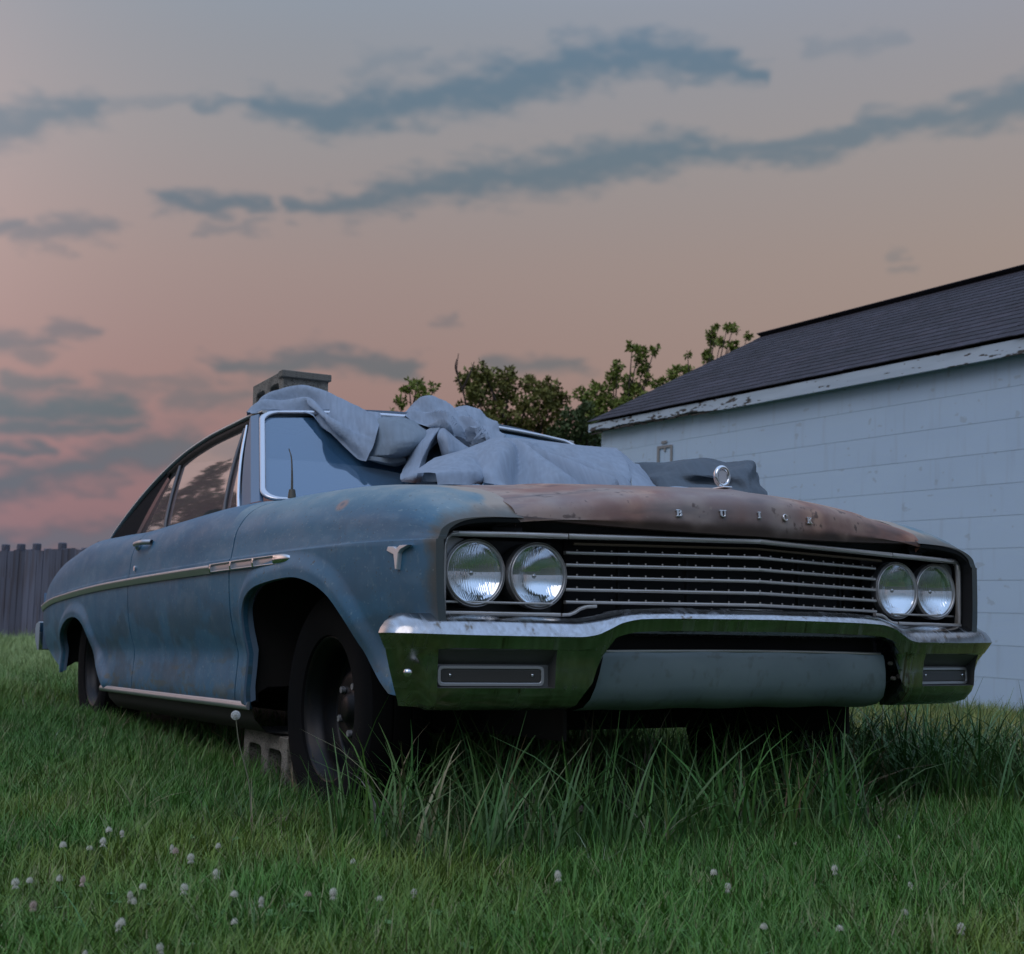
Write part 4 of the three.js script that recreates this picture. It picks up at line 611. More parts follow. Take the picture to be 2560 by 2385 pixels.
  const s = new THREE.Shape(); s.moveTo(.048, .012); s.lineTo(.018, .004); s.lineTo(.008, -.006); s.lineTo(.002, -.052); s.lineTo(-.002, -.052); s.lineTo(-.010, -.008); s.lineTo(-.040, .006); s.lineTo(-.036, .016); s.lineTo(-.012, .013); s.lineTo(0, .006); s.lineTo(.014, .014);
  part('fender_badge', (() => { const g = new THREE.ExtrudeGeometry(s, { depth: .008, bevelEnabled: true, bevelSize: .0015, bevelThickness: .003, bevelSegments: 2 }); const p = sidePt(.645, sOf(.645, .695)); return g.scale(1.45, .82, 1).rotateY(-Math.PI / 2 - .03).translate(-(p[0] - .002), .697, .645); })(), badgeM, car);
}
// ---- wheels
{
  const tyreP = [[.198, -.070], [.205, -.086], [.23, -.094], [.27, -.098], [.30, -.094], [.318, -.082], [.326, -.06], [.329, -.03], [.325, -.028], [.325, -.024], [.329, -.022], [.33, 0], [.329, .022], [.325, .024], [.325, .028], [.329, .03], [.326, .06], [.318, .082], [.30, .094], [.27, .098], [.235, .094], [.205, .086], [.198, .070]];
  const rimP = [[.178, -.07], [.176, -.02], [.176, .03], [.180, .052], [.192, .060], [.199, .070], [.203, .078], [.199, .080], [.192, .072], [.184, .060], [.172, .048], [.166, .030], [.162, -.005], [.150, -.014], [.125, -.008], [.105, .012], [.085, .018], [.06, .014], [.045, .016], [.038, .030], [.020, .034], [.001, .034]];
  const LA = (p, n) => new THREE.LatheGeometry(p.map(q => new THREE.Vector2(q[0], q[1])), n).rotateZ(Math.PI / 2); // axis along -x for outer face at +y -> -x
  const tG = toCreasedNormals(LA(tyreP, 72), .6), rG = LA(rimP, 64), nut = new THREE.CylinderGeometry(.010, .011, .014, 6).rotateZ(Math.PI / 2);
  const tyreM = phy({ color: rgb(.005, .005, .0055), roughness: .92, specularIntensity: .35 }), rimT = tex(256, 256, (u, v) => { const n = fbm(u * 20, v * 20, 4, 4); return mix3([16, 18, 22], [28, 25, 24], sst(.5, .7, n)); }), rimM = std({ map: rimT, roughness: .42, metalness: .5 });
  for (const [nm, y, z] of [['front', .30, 0], ['rear', .398, -2.93]]) for (const sg of [-1, 1]) {
    const w = new THREE.Group(); w.name = 'wheel'; car.add(w); w.position.set(sg * (z < 0 ? .768 : .725), y, z); w.rotation.y = sg < 0 ? 0 : Math.PI; w.rotation.x = nm === 'front' ? .5 : 1.7;
    part('tyre', tG, tyreM, w); const r = part('rim', rG, rimM, w);
    for (let k = 0; k < 5; k++) part('lug_nut', nut, trimM, r).position.set(-.019, .07 * Math.cos(k * 1.2566), .07 * Math.sin(k * 1.2566));
    part('brake_drum', new THREE.CylinderGeometry(.13, .13, .1, 24).rotateZ(Math.PI / 2).translate(.06, 0, 0), under, w);
  }
}
// ---------------------------------------------------------------- tarp (car frame, control nets of cloth)
const NETS = {
  roof: [[[-0.603,1.37,-1.5],[-0.541,1.421,-1.5],[-0.47,1.435,-1.48],[-0.391,1.446,-1.46],[-0.274,1.439,-1.45],[-0.182,1.419,-1.4],[-0.0992,1.401,-1.34]],[[-0.641,1.374,-1.38],[-0.582,1.443,-1.38],[-0.506,1.473,-1.38],[-0.428,1.484,-1.36],[-0.347,1.439,-1.26],[-0.296,1.389,-1.12],[-0.236,1.353,-1.02]],[[-0.662,1.358,-1.3],[-0.596,1.41,-1.31],[-0.518,1.425,-1.31],[-0.429,1.442,-1.28],[-0.387,1.376,-1.1],[-0.321,1.348,-1.03],[-0.252,1.322,-0.97]],[[-0.683,1.341,-1.22],[-0.608,1.369,-1.25],[-0.537,1.377,-1.22],[-0.456,1.396,-1.18],[-0.462,1.291,-0.891],[-0.406,1.259,-0.821],[-0.356,1.232,-0.76]],[[-0.693,1.331,-1.17],[-0.624,1.343,-1.17],[-0.548,1.353,-1.16],[-0.46,1.368,-1.14],[-0.483,1.248,-0.871],[-0.431,1.192,-0.785],[-0.395,1.167,-0.712]],[[-0.693,1.325,-1.15],[-0.626,1.336,-1.15],[-0.547,1.345,-1.15],[-0.498,1.316,-1.01],[-0.475,1.216,-0.874],[-0.438,1.133,-0.754],[-0.426,1.118,-0.699]]],
  roll: [[[-0.138,1.395,-1.3],[-0.0667,1.396,-1.26],[0.00533,1.375,-1.2],[0.0892,1.32,-1.1]],[[-0.197,1.372,-1.12],[-0.137,1.362,-1.08],[-0.0709,1.339,-1.02],[0.0264,1.294,-0.98]],[[-0.288,1.31,-0.935],[-0.282,1.27,-0.768],[-0.219,1.245,-0.711],[-0.101,1.229,-0.76]],[[-0.343,1.225,-0.828],[-0.35,1.19,-0.638],[-0.283,1.184,-0.604],[-0.156,1.191,-0.713]],[[-0.386,1.156,-0.759],[-0.374,1.129,-0.624],[-0.293,1.135,-0.619],[-0.199,1.15,-0.694]],[[-0.413,1.135,-0.768],[-0.351,1.121,-0.706],[-0.303,1.118,-0.695],[-0.223,1.137,-0.728]]],
  flap: [[[-0.423,1.14,-0.745],[-0.385,1.134,-0.697],[-0.348,1.129,-0.669],[-0.29,1.149,-0.67]],[[-0.417,1.126,-0.74],[-0.381,1.112,-0.683],[-0.336,1.105,-0.666],[-0.283,1.119,-0.661]],[[-0.395,1.122,-0.755],[-0.346,1.107,-0.718],[-0.303,1.101,-0.704],[-0.25,1.12,-0.707]]],
  bunch: [[[-0.033,1.393,-1.3],[0.023,1.432,-1.3],[0.115,1.453,-1.3],[0.204,1.451,-1.3],[0.268,1.455,-1.3],[0.318,1.416,-1.28],[0.364,1.337,-1.2],[0.348,1.293,-1.1]],[[-0.0933,1.381,-1.14],[-0.0389,1.427,-1.15],[0.0527,1.454,-1.16],[0.135,1.448,-1.16],[0.194,1.45,-1.14],[0.23,1.406,-1.1],[0.278,1.333,-1.04],[0.289,1.299,-1]],[[-0.125,1.353,-1.03],[-0.0624,1.377,-1.04],[0.0235,1.406,-1.06],[0.1,1.409,-1.08],[0.149,1.398,-1.02],[0.207,1.373,-1.02],[0.25,1.309,-0.98],[0.274,1.286,-0.96]],[[-0.115,1.327,-0.98],[-0.067,1.336,-0.95],[-0.00264,1.366,-0.95],[0.0727,1.357,-1],[0.11,1.336,-0.92],[0.192,1.335,-0.97],[0.212,1.283,-0.9],[0.257,1.271,-0.92]],[[-0.137,1.271,-0.787],[-0.127,1.27,-0.72],[-0.0793,1.282,-0.734],[0.0269,1.278,-0.841],[-0.00712,1.247,-0.669],[0.121,1.266,-0.813],[0.108,1.23,-0.699],[0.207,1.243,-0.82]],[[-0.0554,1.258,-0.847],[-0.075,1.249,-0.755],[-0.0494,1.238,-0.738],[0.0436,1.24,-0.839],[-0.00781,1.206,-0.647],[0.119,1.233,-0.8],[0.122,1.218,-0.716],[0.197,1.228,-0.799]],[[-0.0373,1.208,-0.796],[-0.0551,1.191,-0.709],[-0.0118,1.192,-0.741],[0.0433,1.195,-0.795],[0.0354,1.18,-0.709],[0.116,1.196,-0.782],[0.156,1.197,-0.77],[0.204,1.201,-0.795]]],
  fold: [[[-0.409,1.012,-0.42],[-0.407,1.028,-0.44],[-0.31,1.098,-0.636],[-0.243,1.182,-0.725],[-0.166,1.252,-0.78],[-0.1,1.286,-0.789]],[[-0.417,1.005,-0.36],[-0.418,1.021,-0.36],[-0.35,1.078,-0.471],[-0.289,1.155,-0.549],[-0.218,1.211,-0.617],[-0.117,1.274,-0.741]],[[-0.403,1.002,-0.34],[-0.398,1.023,-0.33],[-0.339,1.078,-0.42],[-0.297,1.139,-0.464],[-0.226,1.199,-0.568],[-0.112,1.272,-0.738]],[[-0.351,1.012,-0.4],[-0.34,1.038,-0.4],[-0.242,1.111,-0.58],[-0.21,1.163,-0.615],[-0.168,1.213,-0.663],[-0.0909,1.275,-0.774]]],
  leg: [[[-0.105,1.278,-0.762],[-0.181,1.211,-0.629],[-0.193,1.152,-0.567],[-0.194,1.127,-0.549]],[[-0.117,1.257,-0.702],[-0.189,1.19,-0.537],[-0.205,1.139,-0.486],[-0.206,1.114,-0.484]],[[-0.0844,1.233,-0.701],[-0.129,1.182,-0.57],[-0.151,1.14,-0.515],[-0.165,1.116,-0.516]],[[-0.041,1.197,-0.683],[-0.0604,1.174,-0.604],[-0.099,1.137,-0.54],[-0.14,1.11,-0.522]]],
  lining: [[[-0.136,1.215,-0.825],[-0.0687,1.245,-0.863],[-0.0276,1.223,-0.816]],[[-0.206,1.123,-0.707],[-0.15,1.139,-0.723],[-0.099,1.15,-0.703]],[[-0.334,1.016,-0.44],[-0.306,1.017,-0.44],[-0.287,1.014,-0.4]]],
  hood: [[[-0.564,0.9485,0.02],[-0.245,1.098,-0.42],[-0.0983,1.174,-0.55],[0.00882,1.215,-0.58],[0.0863,1.219,-0.55],[0.175,1.212,-0.52],[0.28,1.202,-0.48],[0.375,1.195,-0.44],[0.421,1.19,-0.4]],[[-0.598,0.9354,0.12],[-0.32,1.059,-0.25],[-0.164,1.131,-0.4],[-0.0507,1.19,-0.46],[-0.0126,1.179,-0.36],[0.0753,1.167,-0.33],[0.168,1.158,-0.29],[0.266,1.154,-0.26],[0.335,1.151,-0.25]],[[-0.61,0.9281,0.18],[-0.392,1.017,-0.08],[-0.253,1.07,-0.2],[-0.142,1.137,-0.32],[-0.159,1.103,-0.14],[-0.0464,1.093,-0.13],[0.0579,1.09,-0.1],[0.152,1.087,-0.07],[0.243,1.096,-0.08]],[[-0.613,0.9236,0.22],[-0.457,0.9753,0.08],[-0.331,1.015,-0.02],[-0.25,1.067,-0.16],[-0.284,1.035,0.04],[-0.164,1.023,0.06],[-0.0529,1.024,0.09],[0.0433,1.024,0.11],[0.168,1.052,0.05]],[[-0.616,0.9177,0.26],[-0.51,0.9432,0.2],[-0.412,0.9695,0.12],[-0.338,1.011,-0.02],[-0.37,0.9774,0.17],[-0.251,0.9675,0.2],[-0.135,0.9694,0.23],[-0.0399,0.9708,0.25],[0.105,1.002,0.16]],[[-0.623,0.9115,0.3],[-0.555,0.9176,0.3],[-0.495,0.926,0.26],[-0.417,0.9555,0.12],[-0.448,0.925,0.3],[-0.333,0.9181,0.33],[-0.215,0.9185,0.36],[-0.119,0.9184,0.38],[0.0414,0.9382,0.26]]],
  corner: [[[0.421,1.19,-0.4],[0.452,1.188,-0.42],[0.454,1.15,-0.36],[0.432,1.121,-0.28]],[[0.319,1.14,-0.22],[0.365,1.137,-0.25],[0.378,1.098,-0.2],[0.384,1.067,-0.16]],[[0.227,1.082,-0.05],[0.259,1.071,-0.05],[0.27,1.037,-0],[0.284,1.009,0.02]],[[0.0918,0.9942,0.18],[0.135,0.9952,0.17],[0.186,0.9805,0.16],[0.223,0.9722,0.14]],[[0.0162,0.9309,0.3],[0.0585,0.9353,0.3],[0.124,0.9411,0.27],[0.165,0.9442,0.25]]],
  dark: [[[0.46,1.126,-0.34],[0.495,1.136,-0.26],[0.611,1.153,-0.22],[0.666,1.146,-0.16],[0.683,1.126,-0.08],[0.696,1.106,0.02],[0.742,1.095,-0.02]],[[0.423,1.099,-0.26],[0.45,1.106,-0.18],[0.507,1.104,-0.08],[0.581,1.101,-0.04],[0.599,1.086,0.04],[0.631,1.079,0.1],[0.697,1.057,0.05]],[[0.38,1.06,-0.16],[0.396,1.059,-0.08],[0.413,1.044,0.06],[0.481,1.041,0.1],[0.51,1.032,0.17],[0.556,1.037,0.18],[0.652,1.012,0.12]],[[0.345,1.024,-0.08],[0.341,1.016,0.02],[0.42,1.015,0.05],[0.487,1.011,0.1],[0.492,0.9972,0.2],[0.495,0.9812,0.26],[0.6,0.9745,0.2]],[[0.286,0.9834,0.04],[0.277,0.9811,0.12],[0.323,0.9666,0.18],[0.388,0.9534,0.24],[0.421,0.9399,0.3],[0.455,0.9273,0.32],[0.537,0.9263,0.28]],[[0.279,0.9652,0.05],[0.263,0.9552,0.14],[0.308,0.9489,0.2],[0.372,0.9342,0.26],[0.405,0.9209,0.32],[0.439,0.9084,0.34],[0.52,0.9072,0.3]]],
  hem: [[[0.172,0.9625,0.2],[0.24,0.9767,0.2],[0.264,0.9656,0.26],[0.306,0.9496,0.32],[0.328,0.934,0.38]],[[0.135,0.946,0.26],[0.189,0.9595,0.27],[0.219,0.9485,0.32],[0.26,0.9342,0.38],[0.296,0.9218,0.42]],[[0.111,0.9263,0.3],[0.16,0.9316,0.31],[0.189,0.9255,0.36],[0.229,0.9129,0.42],[0.272,0.9051,0.45]]],
};
function denser(rows, n) { const out = []; for (let i = 0; i + 1 < rows.length; i++) { const at = (q) => rows[clamp(q, 0, rows.length - 1)]; for (let k = 0; k < n; k++) out.push(rows[0].map((_, j) => { const a = at(i)[j], b = at(i + 1)[j]; return catmull(at(i - 1)[j], a, b, at(i + 2)[j], k / n).map((v, q) => lerp(v, lerp(a[q], b[q], k / n), .28)); })); } out.push(rows[rows.length - 1]); return out; }
const transpose = (r) => r[0].map((_, j) => r.map(q => q[j]));
const tri = (w, r = .10) => 1.06 - Math.sqrt((2 * w - 1) ** 2 + r * r);
function cloth(net, n, amp, sd, extra) {
  let rows = transpose(denser(transpose(denser(net, n)), n));
  const ridged = (x, y, z) => { let s = 0, a = 1; for (let i = 0; i < 4; i++) { s += a * (1 - Math.abs(2 * vnoise(x, y, z + sd) - 1)); x *= 1.9; y *= 1.9; z *= 1.9; a *= .45; } return s / 1.75; };
  const R = rows.length, C = rows[0].length, out = rows.map((r, i) => r.map((p, j) => {
    const a = rows[Math.max(0, i - 1)][j], b = rows[Math.min(R - 1, i + 1)][j], c = r[Math.max(0, j - 1)], d = r[Math.min(C - 1, j + 1)];
    const nn = V(d).sub(V(c)).cross(V(b).sub(V(a))).normalize(); const w = .35 + .65 * Math.min(1, 4 * Math.min(i / R, 1 - i / R, j / C, 1 - j / C) + .2);
    const dsp = amp * w * (ridged(p[0] * 5 + p[1] * 2, p[1] * 5, p[2] * 5 - p[0]) - .55) + amp * 1.1 * (Math.pow(ridged(p[0] * 3.1 + 3, p[1] * 3.1, p[2] * 3.1 + p[1] * 2), 5) - .25) + amp * .2 * (ridged(p[0] * 17, p[1] * 17, p[2] * 17) - .5) + (extra ? extra(p, i / R, j / C) : 0);
    return [p[0] + nn.x * dsp, p[1] + nn.y * dsp, p[2] + nn.z * dsp];
  }));
  return toCreasedNormals(grid(out, (i, j, p) => [p[0] * 1.2 + p[2] * .5, p[1] * 1.2 + p[2] * .7]), .7);
}
{
  const clothT = tex(512, 512, (u, v) => { const n = fbm(u * 12, v * 12, 2, 5), m = fbm(u * 90, v * 90, 4, 2), d = fbm(u * 14, v * 14, 9, 5); let c = mix3([150, 161, 174], [160, 171, 183], n); c = mix3(c, [146, 150, 156], sst(.5, .8, d) * .3); return c.map(q => q * (.94 + .12 * m)); });
  const weave = tex(256, 256, (u, v, i, j) => { const k = 128 + 50 * Math.sin(i * Math.PI / 2) * Math.sin(j * Math.PI / 2) + 40 * (fbm(u * 40, v * 40, 1, 3) - .5); return [k, k, k]; }, { srgb: false, repeat: [8, 8] });
  const mk = (col) => std({ map: clothT, color: col, roughness: .78, bumpMap: weave, bumpScale: .0004 });
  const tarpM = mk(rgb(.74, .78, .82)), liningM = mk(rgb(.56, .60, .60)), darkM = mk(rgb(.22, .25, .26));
  const t = thing('tarp', 'grey blue cloth tarp bunched over the roof, windshield and hood of the car', 'tarp'); t.rotation.x = TILT;
  part('roof_sheet', cloth(NETS.roof, 14, .016, 1, (p, u, v) => { const q = u * 2.3 - v * 1.25 + .3 * vnoise(p[0] * 5, p[2] * 5), w = q - Math.floor(q); return .055 * (Math.pow(Math.max(0, tri(w, .14)), 2) - .35) * Math.min(1, 5 * (1 - u), 6 * v, 6 * (1 - v)) * sst(.1, .3, u); }), tarpM, t);
  part('hanging_roll', [cloth(NETS.roll, 8, .012, 5), cloth(NETS.flap, 7, .010, 6)], liningM, t, 'smooth paler underside of the tarp hanging on the glass');
  part('bunched_sheet', cloth(NETS.bunch, 14, .013, 9, (p, u, v) => { const a = Math.atan2(p[1] - 1.16, p[0] - .02), q = a * 1.5 + p[2] * 1.2 + .3 * vnoise(p[0] * 6, p[1] * 6), w = q - Math.floor(q), e = a * 4.3 - p[2] * 2, w2 = e - Math.floor(e); return (.056 * (tri(w) - .45) + .014 * (tri(w2, .2) - .45)) * Math.min(1, 6 * v, 6 * (1 - v)); }), tarpM, t);
  part('folded_loop', [cloth(NETS.fold, 8, .012, 12), cloth(NETS.leg, 8, .010, 15)], tarpM, t);
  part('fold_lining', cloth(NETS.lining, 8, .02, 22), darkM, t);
  part('hood_sheet', [cloth(NETS.hood, 16, .006, 17, (p, u, v) => { const a = Math.atan2(p[1] - 1.225, p[0] - .03), d = Math.hypot(p[1] - 1.225, p[0] - .03), q = a * 2.7 + .25 * vnoise(p[0] * 3, p[1] * 3), w = q - Math.floor(q); return (1 - sst(-.05, .12, p[0])) * .10 * (Math.pow(Math.max(0, tri(w, .14)), 2.2) - .35) * Math.min(1, d * 2.4) * sst(1, .88, u); }), cloth(NETS.corner, 8, .010, 19)], tarpM, t);
  part('shaded_sheet', cloth(NETS.dark, 10, .013, 25, (p, u, v) => { const q = v * 2.4 + u * .9 + .35 * vnoise(p[0] * 6, p[1] * 6), w = q - Math.floor(q), r = u * 2.2 - v * 1.3, w2 = r - Math.floor(r); return .015 * (1 - Math.abs(2 * w - 1) - .5) + .011 * (1 - Math.abs(2 * w2 - 1) - .5); }), darkM, t, 'olive grey crumpled end of the tarp on the far side of the hood, its shade put into the colour');  // shaded side of the same tarp, shade given by the darker cloth colour
  part('hem', cloth(NETS.hem, 8, .008, 31), tarpM, t);
}
// ---------------------------------------------------------------- concrete blocks
{
  const cT = tex(256, 256, (u, v) => { const n = fbm(u * 60, v * 60, 2, 3), m = fbm(u * 7, v * 7, 5, 4), h = fbm(u * 110, v * 110, 8, 2); let c = mix3([122, 116, 106], [150, 144, 132], n); c = mix3(c, [92, 88, 80], sst(.5, .75, m) * .6); return mix3(c, [60, 56, 50], sst(.62, .72, h) * .7); }, { repeat: [3, 3] });
  const cM = std({ map: cT, roughness: .95, bumpMap: cT, bumpScale: .004 });
  const blockGeo = (L, H, W) => { // holes run across (x)
    const s = new THREE.Shape(); s.moveTo(-L / 2, 0); s.lineTo(L / 2, 0); s.lineTo(L / 2, H); s.lineTo(-L / 2, H); s.lineTo(-L / 2, 0);
    for (const q of [-1, 1]) { const h = new THREE.Path(), cx = q * L * .235, w = L * .165, b = H * .2, t = H * .8; h.moveTo(cx - w, b + .02); h.quadraticCurveTo(cx - w, b, cx - w + .02, b); h.lineTo(cx + w - .02, b); h.quadraticCurveTo(cx + w, b, cx + w, b + .02); h.lineTo(cx + w, t - .03); h.quadraticCurveTo(cx + w, t, cx + w - .03, t); h.lineTo(cx - w + .03, t); h.quadraticCurveTo(cx - w, t, cx - w, t - .03); s.holes.push(h); }
    return new THREE.ExtrudeGeometry(s, { depth: W - .01, bevelEnabled: true, bevelSize: .003, bevelThickness: .005, bevelSegments: 2 }).translate(0, 0, -W / 2 + .005).rotateY(Math.PI / 2);
  };
  const top = thing('concrete_block', 'grey concrete block weighing down the tarp on the car roof', 'concrete block', [0, 0, 0]);
  const inner = [blockGeo(.37, .185, .192), box(.208, .028, .05, 0, .174, .178, .004)];
  part('block_body', merge(inner.map(g => g.applyMatrix4(new THREE.Matrix4().makeTranslation(-.392, 1.372, -1.60)).applyMatrix4(new THREE.Matrix4().makeRotationX(TILT)))), cM, top);
  const low = thing('concrete_block', 'pale concrete block on its side in the grass behind the front wheel', 'concrete block', [-.712, -.008, -.545]);
  part('block_body', blockGeo(.39, .19, .19), cM, low); low.rotation.set(0, .02, 0);
}
// ---------------------------------------------------------------- grass
{
  const bladeTuft = (n, R, h0, h1, w, bend, segs, droop = 0) => {
    const pos = [], nor = [], idx = [];
    for (let i = 0; i < n; i++) {
      const a = rr(0, 6.283), q = Math.sqrt(rnd()) * R, x0 = Math.cos(a) * q, z0 = Math.sin(a) * q, h = rr(h0, h1), b = rr(0, 6.283), bd = rr(.2, 1) * bend * h, fa = b + 1.57 + rr(-.5, .5), fx = Math.cos(fa), fz = Math.sin(fa), ww = w * rr(.7, 1.2);
      const base = pos.length / 3;
      for (let s = 0; s <= segs; s++) { const t = s / segs, wd = ww * (1 - Math.pow(t, 1.8)) * .5 + .0002, o = bd * t * t, y = h * (t - droop * t * t * t * bend * .55); for (const k of [-1, 1]) { pos.push(x0 + Math.cos(b) * o + fx * wd * k, y, z0 + Math.sin(b) * o + fz * wd * k); nor.push(-Math.cos(b) * .55, .75, -Math.sin(b) * .55); } }
      for (let s = 0; s < segs; s++) { const c = base + s * 2; idx.push(c, c + 1, c + 2, c + 1, c + 3, c + 2); }
    }
    const g = new THREE.BufferGeometry(); g.setAttribute('position', new THREE.Float32BufferAttribute(pos, 3)); g.setAttribute('normal', new THREE.Float32BufferAttribute(nor, 3)); g.setAttribute('uv', new THREE.Float32BufferAttribute(new Array(pos.length / 3 * 2).fill(0), 2)); g.setIndex(idx); g.computeVertexNormals(); return g;
  };
  const gm = () => phy({ color: 0xffffff, roughness: .62, transmission: 0, side: THREE.DoubleSide });
  const put = (name, geo, list, label, mat) => { // list of [x, z, scale, color, lean]
    const m = new THREE.InstancedMesh(geo, mat || gm(), list.length), M = new THREE.Matrix4(), e = new THREE.Euler(), c = new THREE.Color();
    list.forEach(([x, z, s, col, lean = .15, y = 0, sy = 1], i) => { e.set(rr(-lean, lean), rr(0, 6.283), rr(-lean, lean)); M.compose(new THREE.Vector3(x, y, z), new THREE.Quaternion().setFromEuler(e), new THREE.Vector3(s, s * sy, s)); m.setMatrixAt(i, M); m.setColorAt(i, c.setRGB(...col)); });
    m.name = numbered(name); m.castShadow = m.receiveShadow = true; m.userData.kind = 'stuff'; tag(m, label, 'grass'); scene.add(m); return m;
  };
  const cx = -2.178, cz = 3.527, yaw = 28.684 * D2R;
  const underCar = (x, z) => Math.abs(x) < .84 && z > -4.3 && z < .70;
  const col = (x, z, d) => {
    const n = fbm(x * .9 + 20, z * .9, 3, 4), p = fbm(x * 3.1, z * 3.1 + 7, 6, 3), q = rnd();
    let c = mix3([.050, .150, .018], [.088, .228, .026], n); c = mix3(c, [.21, .24, .035], sst(.46, .7, n * .5 + p * .5) * .6);
    if (q < .11) c = mix3(c, [.30, .26, .14], rr(.3, .9)); else if (q < .2) c = mix3(c, [.19, .30, .08], .7);
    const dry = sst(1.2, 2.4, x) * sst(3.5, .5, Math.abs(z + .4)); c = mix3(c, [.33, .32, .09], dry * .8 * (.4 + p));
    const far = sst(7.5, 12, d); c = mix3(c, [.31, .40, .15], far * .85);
    const k = rr(.75, 1.25); return c.map(v => v * k);
  };
  const lists = [[], [], []];
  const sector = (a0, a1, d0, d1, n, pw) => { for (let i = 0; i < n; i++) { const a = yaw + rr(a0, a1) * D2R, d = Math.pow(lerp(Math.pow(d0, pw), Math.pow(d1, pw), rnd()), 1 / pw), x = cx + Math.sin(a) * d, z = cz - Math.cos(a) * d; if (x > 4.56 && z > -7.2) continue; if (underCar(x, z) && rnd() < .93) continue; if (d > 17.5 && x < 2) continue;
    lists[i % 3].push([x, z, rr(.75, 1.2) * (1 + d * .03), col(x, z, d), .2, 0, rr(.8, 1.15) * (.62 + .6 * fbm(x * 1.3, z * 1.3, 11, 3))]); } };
  sector(-27, 27, 1.9, 6.2, 38000, 2); sector(-27, 27, 6.2, 19, 42000, 1.2); sector(-60, -27, 1.5, 9, 7000, 1.5); sector(27, 60, 1.5, 9, 7000, 1.5);
  const vs = [bladeTuft(15, .04, .035, .085, .0034, .75, 3), bladeTuft(15, .045, .03, .075, .0032, .95, 3), bladeTuft(13, .04, .04, .10, .003, .6, 3)];
  lists.forEach((l, i) => put('lawn', vs[i], l, ['short green grass of the lawn around the car', 'short bent grass blades of the lawn around the car', 'upright longer grass blades mixed into the lawn around the car'][i]));
  // tall unmown grass at the nose, along the sill and round the wheels
  const tall = [[], []], T = (n, x0, x1, z0, z1, s0, s1, f) => { for (let i = 0; i < n; i++) { const x = rr(x0, x1), z = rr(z0, z1); if (f && !f(x, z)) continue; const p = fbm(x * 3, z * 3, 4, 3); let c = mix3([.048, .12, .030], [.090, .19, .042], p); if (rnd() < .12) c = [.24, .22, .13]; tall[i % 2].push([x, z, rr(s0, s1), c.map(v => v * rr(.8, 1.25)), .28]); } };
  T(900, -1.0, .98, .0, .98, .5, 1.5, (x, z) => fbm(x * 3.4, z * 3.4, 33, 2) > .5); T(130, -1.35, -.62, -.35, .75, .35, .65); T(150, -1.12, -.72, -.15, .5, .35, .6); T(340, -.8, .9, -1.3, -.1, .6, 1.1); T(150, -1.3, -.9, -3.4, -.4, .3, .6); T(110, -.8, .9, -.4, .3, .5, .9); T(420, .85, 1.45, -.1, .85, .8, 1.6, (x, z) => Math.hypot((x - 1.12) / .34, (z - .38) / .5) < 1); T(260, -1.12, -.72, -4.1, .4, .25, .55); T(70, -1.3, -.9, -3.5, -2.5, .25, .5); T(120, 4.05, 4.52, -4, 1, .3, .7); T(120, -1.0, 1.0, .9, 1.2, .25, .55);
  T(260, -2.6, 2.5, -.5, 2.2, .2, .42, (x, z) => !underCar(x, z)); T(60, -2.4, -1.4, -1.5, 1.5, .3, .6);
  put('tall_grass', bladeTuft(7, .05, .14, .30, .0056, .8, 5, .5), tall[0], 'tall unmown grass around the wheels and under the bumper');
  put('tall_grass', bladeTuft(5, .04, .16, .27, .0042, .45, 5, .2), tall[1], 'thin upright grass stalks around the wheels and under the bumper');
  // clover leaves between the blades
  const leaf = (() => { const gs = []; for (let k = 0; k < 3; k++) { const s = new THREE.Shape(); s.moveTo(0, 0); s.quadraticCurveTo(.009, .004, .0065, .012); s.quadraticCurveTo(.003, .015, 0, .0125); s.quadraticCurveTo(-.003, .015, -.0065, .012); s.quadraticCurveTo(-.009, .004, 0, 0); gs.push(new THREE.ShapeGeometry(s, 3).rotateX(-Math.PI / 2 + .25).rotateY(k * 2.094)); } return merge(gs).translate(0, .05, 0); })();
  const cl = []; for (let i = 0; i < 2600; i++) { const x = rr(-2.3, .6), z = rr(.3, 2.2); if (fbm(x * 2.2, z * 2.2, 15, 3) < .47) continue; cl.push([x, z, rr(.55, .95), mix3([.07, .16, .035], [.10, .21, .05], rnd()), .35, rr(-.02, .015)]); }
  put('clover_leaves', leaf, cl, 'clover leaves growing among the grass in front');
}
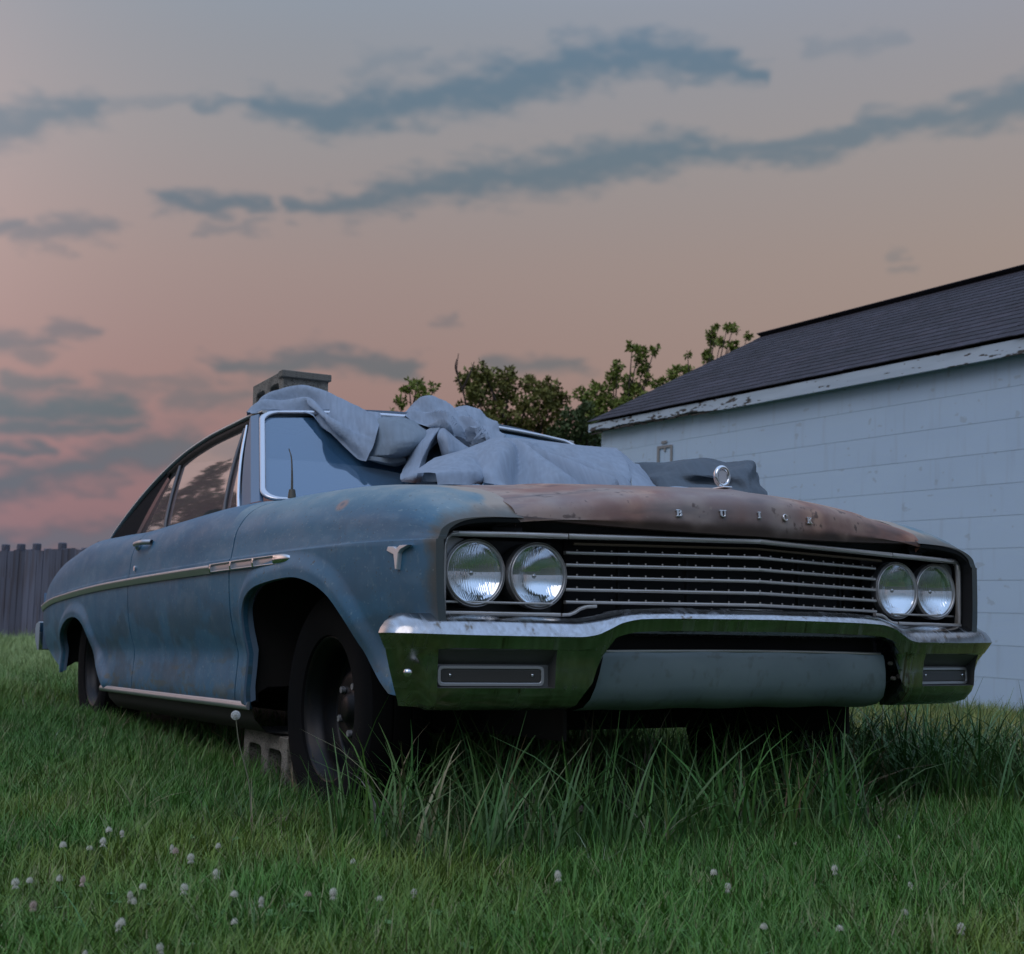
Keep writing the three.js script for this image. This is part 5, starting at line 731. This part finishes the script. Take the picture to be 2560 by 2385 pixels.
// ---------------------------------------------------------------- flowers
{
  const petalM = std({ color: rgb(.62, .60, .50), roughness: .85 }), pinkM = std({ color: rgb(.52, .40, .33), roughness: .85 }), stemM = std({ color: rgb(.07, .13, .05), roughness: .8 });
  const head = (droop) => { const gs = []; const n = 46; for (let i = 0; i < n; i++) { const y = 1 - 2 * (i + .5) / n * (droop ? .8 : .72), r = Math.sqrt(Math.max(0, 1 - y * y)), a = i * 2.39996; const g = new THREE.ConeGeometry(.0021, .0085, 5).translate(0, .0045, 0); const d = new THREE.Vector3(r * Math.cos(a), y * .8 + .15, r * Math.sin(a)).normalize(); g.applyQuaternion(new THREE.Quaternion().setFromUnitVectors(new THREE.Vector3(0, 1, 0), d)).translate(d.x * .0045, d.y * .0045, d.z * .0045); gs.push(g); }
    if (droop) for (let i = 0; i < 12; i++) { const a = i * .5236 + .2, d = new THREE.Vector3(Math.cos(a), -.95, Math.sin(a)).normalize(); gs.push(new THREE.ConeGeometry(.0022, .013, 5).translate(0, .006, 0).applyQuaternion(new THREE.Quaternion().setFromUnitVectors(new THREE.Vector3(0, 1, 0), d)).translate(d.x * .004, -.002 + d.y * .003, d.z * .004)); }
    return merge(gs); };
  const stem = tube([[0, -.03, 0], [.004, .03, .002], [0, .072, 0]], .0011, 6, 5);
  const proto = [0, 1].map(k => { const o = new THREE.Group(); part('flower_head', head(k).translate(0, .076, 0), petalM, o); part('stem', stem, stemM, o); return o; });
  const P = [[-1.57, .60], [-1.54, .61], [-1.50, .51], [-1.46, .47], [-1.62, .66], [-1.41, .68], [-1.42, .76], [-1.41, .83], [-1.33, .75], [-1.40, .99], [-1.74, .93], [-1.76, .94], [-1.69, .96], [-1.67, 1.02], [-1.57, 1.05], [-1.59, 1.11], [-1.60, 1.17], [-1.50, 1.10], [-1.44, 1.18], [-1.40, 1.23], [-1.31, 1.23], [-1.27, 1.25], [-1.20, 1.27], [-1.11, 1.24], [-1.11, .95], [-1.66, 1.31], [-1.48, 1.35], [-1.76, 1.12], [-1.75, 1.45], [-1.63, 1.48], [-1.67, 1.36], [-.83, 1.31], [-.50, 1.35], [-.57, 1.47], [-.08, 1.11], [-.16, 1.55], [.24, 1.11], [-.24, 1.42], [-.35, 1.70], [-.38, 1.86], [-.55, 1.77], [-.31, .55], [-.67, 1.70]];
  P.forEach(([x, z], i) => {
    const o = proto[i % 2].clone(); o.name = numbered('clover_flower'); o.position.set(x, rr(.008, .022), z); o.rotation.set(rr(-.2, .2), rr(0, 6.28), rr(-.2, .2)); { const q = rr(.38, .66); o.scale.set(q, rr(.68, .92), q); }; scene.add(o);
    const pink = i % 7 === 6; if (pink) o.children[0].material = pinkM;
    tag(o, pink ? 'pinkish fading clover flower in the lawn in front of the car' : x < -1 ? 'white clover flower in the lawn at the front left' : 'white clover flower in the lawn in front of the bumper', 'flower', pink ? 'fading clover flowers' : x < -1 ? 'clover flowers at the front left' : 'clover flowers before the bumper');
  });
  const d = thing('dandelion', 'white dandelion seed head on a thin stalk beside the front wheel arch', 'dandelion', [-1.13, 0, .30]); const puff = [];
  for (let i = 0; i < 170; i++) { const y = 1 - 2 * (i + .5) / 170, r = Math.sqrt(1 - y * y), a = i * 2.39996, v = new THREE.Vector3(r * Math.cos(a), y, r * Math.sin(a)), q = new THREE.Quaternion().setFromUnitVectors(new THREE.Vector3(0, 1, 0), v); puff.push(new THREE.CylinderGeometry(.0001, .0001, .012, 3).translate(0, .006, 0).applyQuaternion(q)); for (let k = 0; k < 3; k++) puff.push(new THREE.BoxGeometry(.0052, .0002, .0003).rotateY(k * 1.047).translate(0, .0125, 0).applyQuaternion(q)); }
  part('seed_head', merge(puff).scale(.92, .92, .92).translate(-.02, .308, -.058), std({ color: rgb(.75, .75, .72), roughness: .9 }), d); part('seed_core', new THREE.SphereGeometry(.0035, 10, 8).translate(-.02, .308, -.058), std({ color: rgb(.2, .2, .12) }), d);
  part('stalk', tube([[.01, 0, .02], [.008, .14, -.01], [-.012, .24, -.045], [-.02, .307, -.058]], .0018, 12, 6, .0013), std({ color: rgb(.16, .16, .10), roughness: .8 }), d);
}
renderer.render(scene, camera);
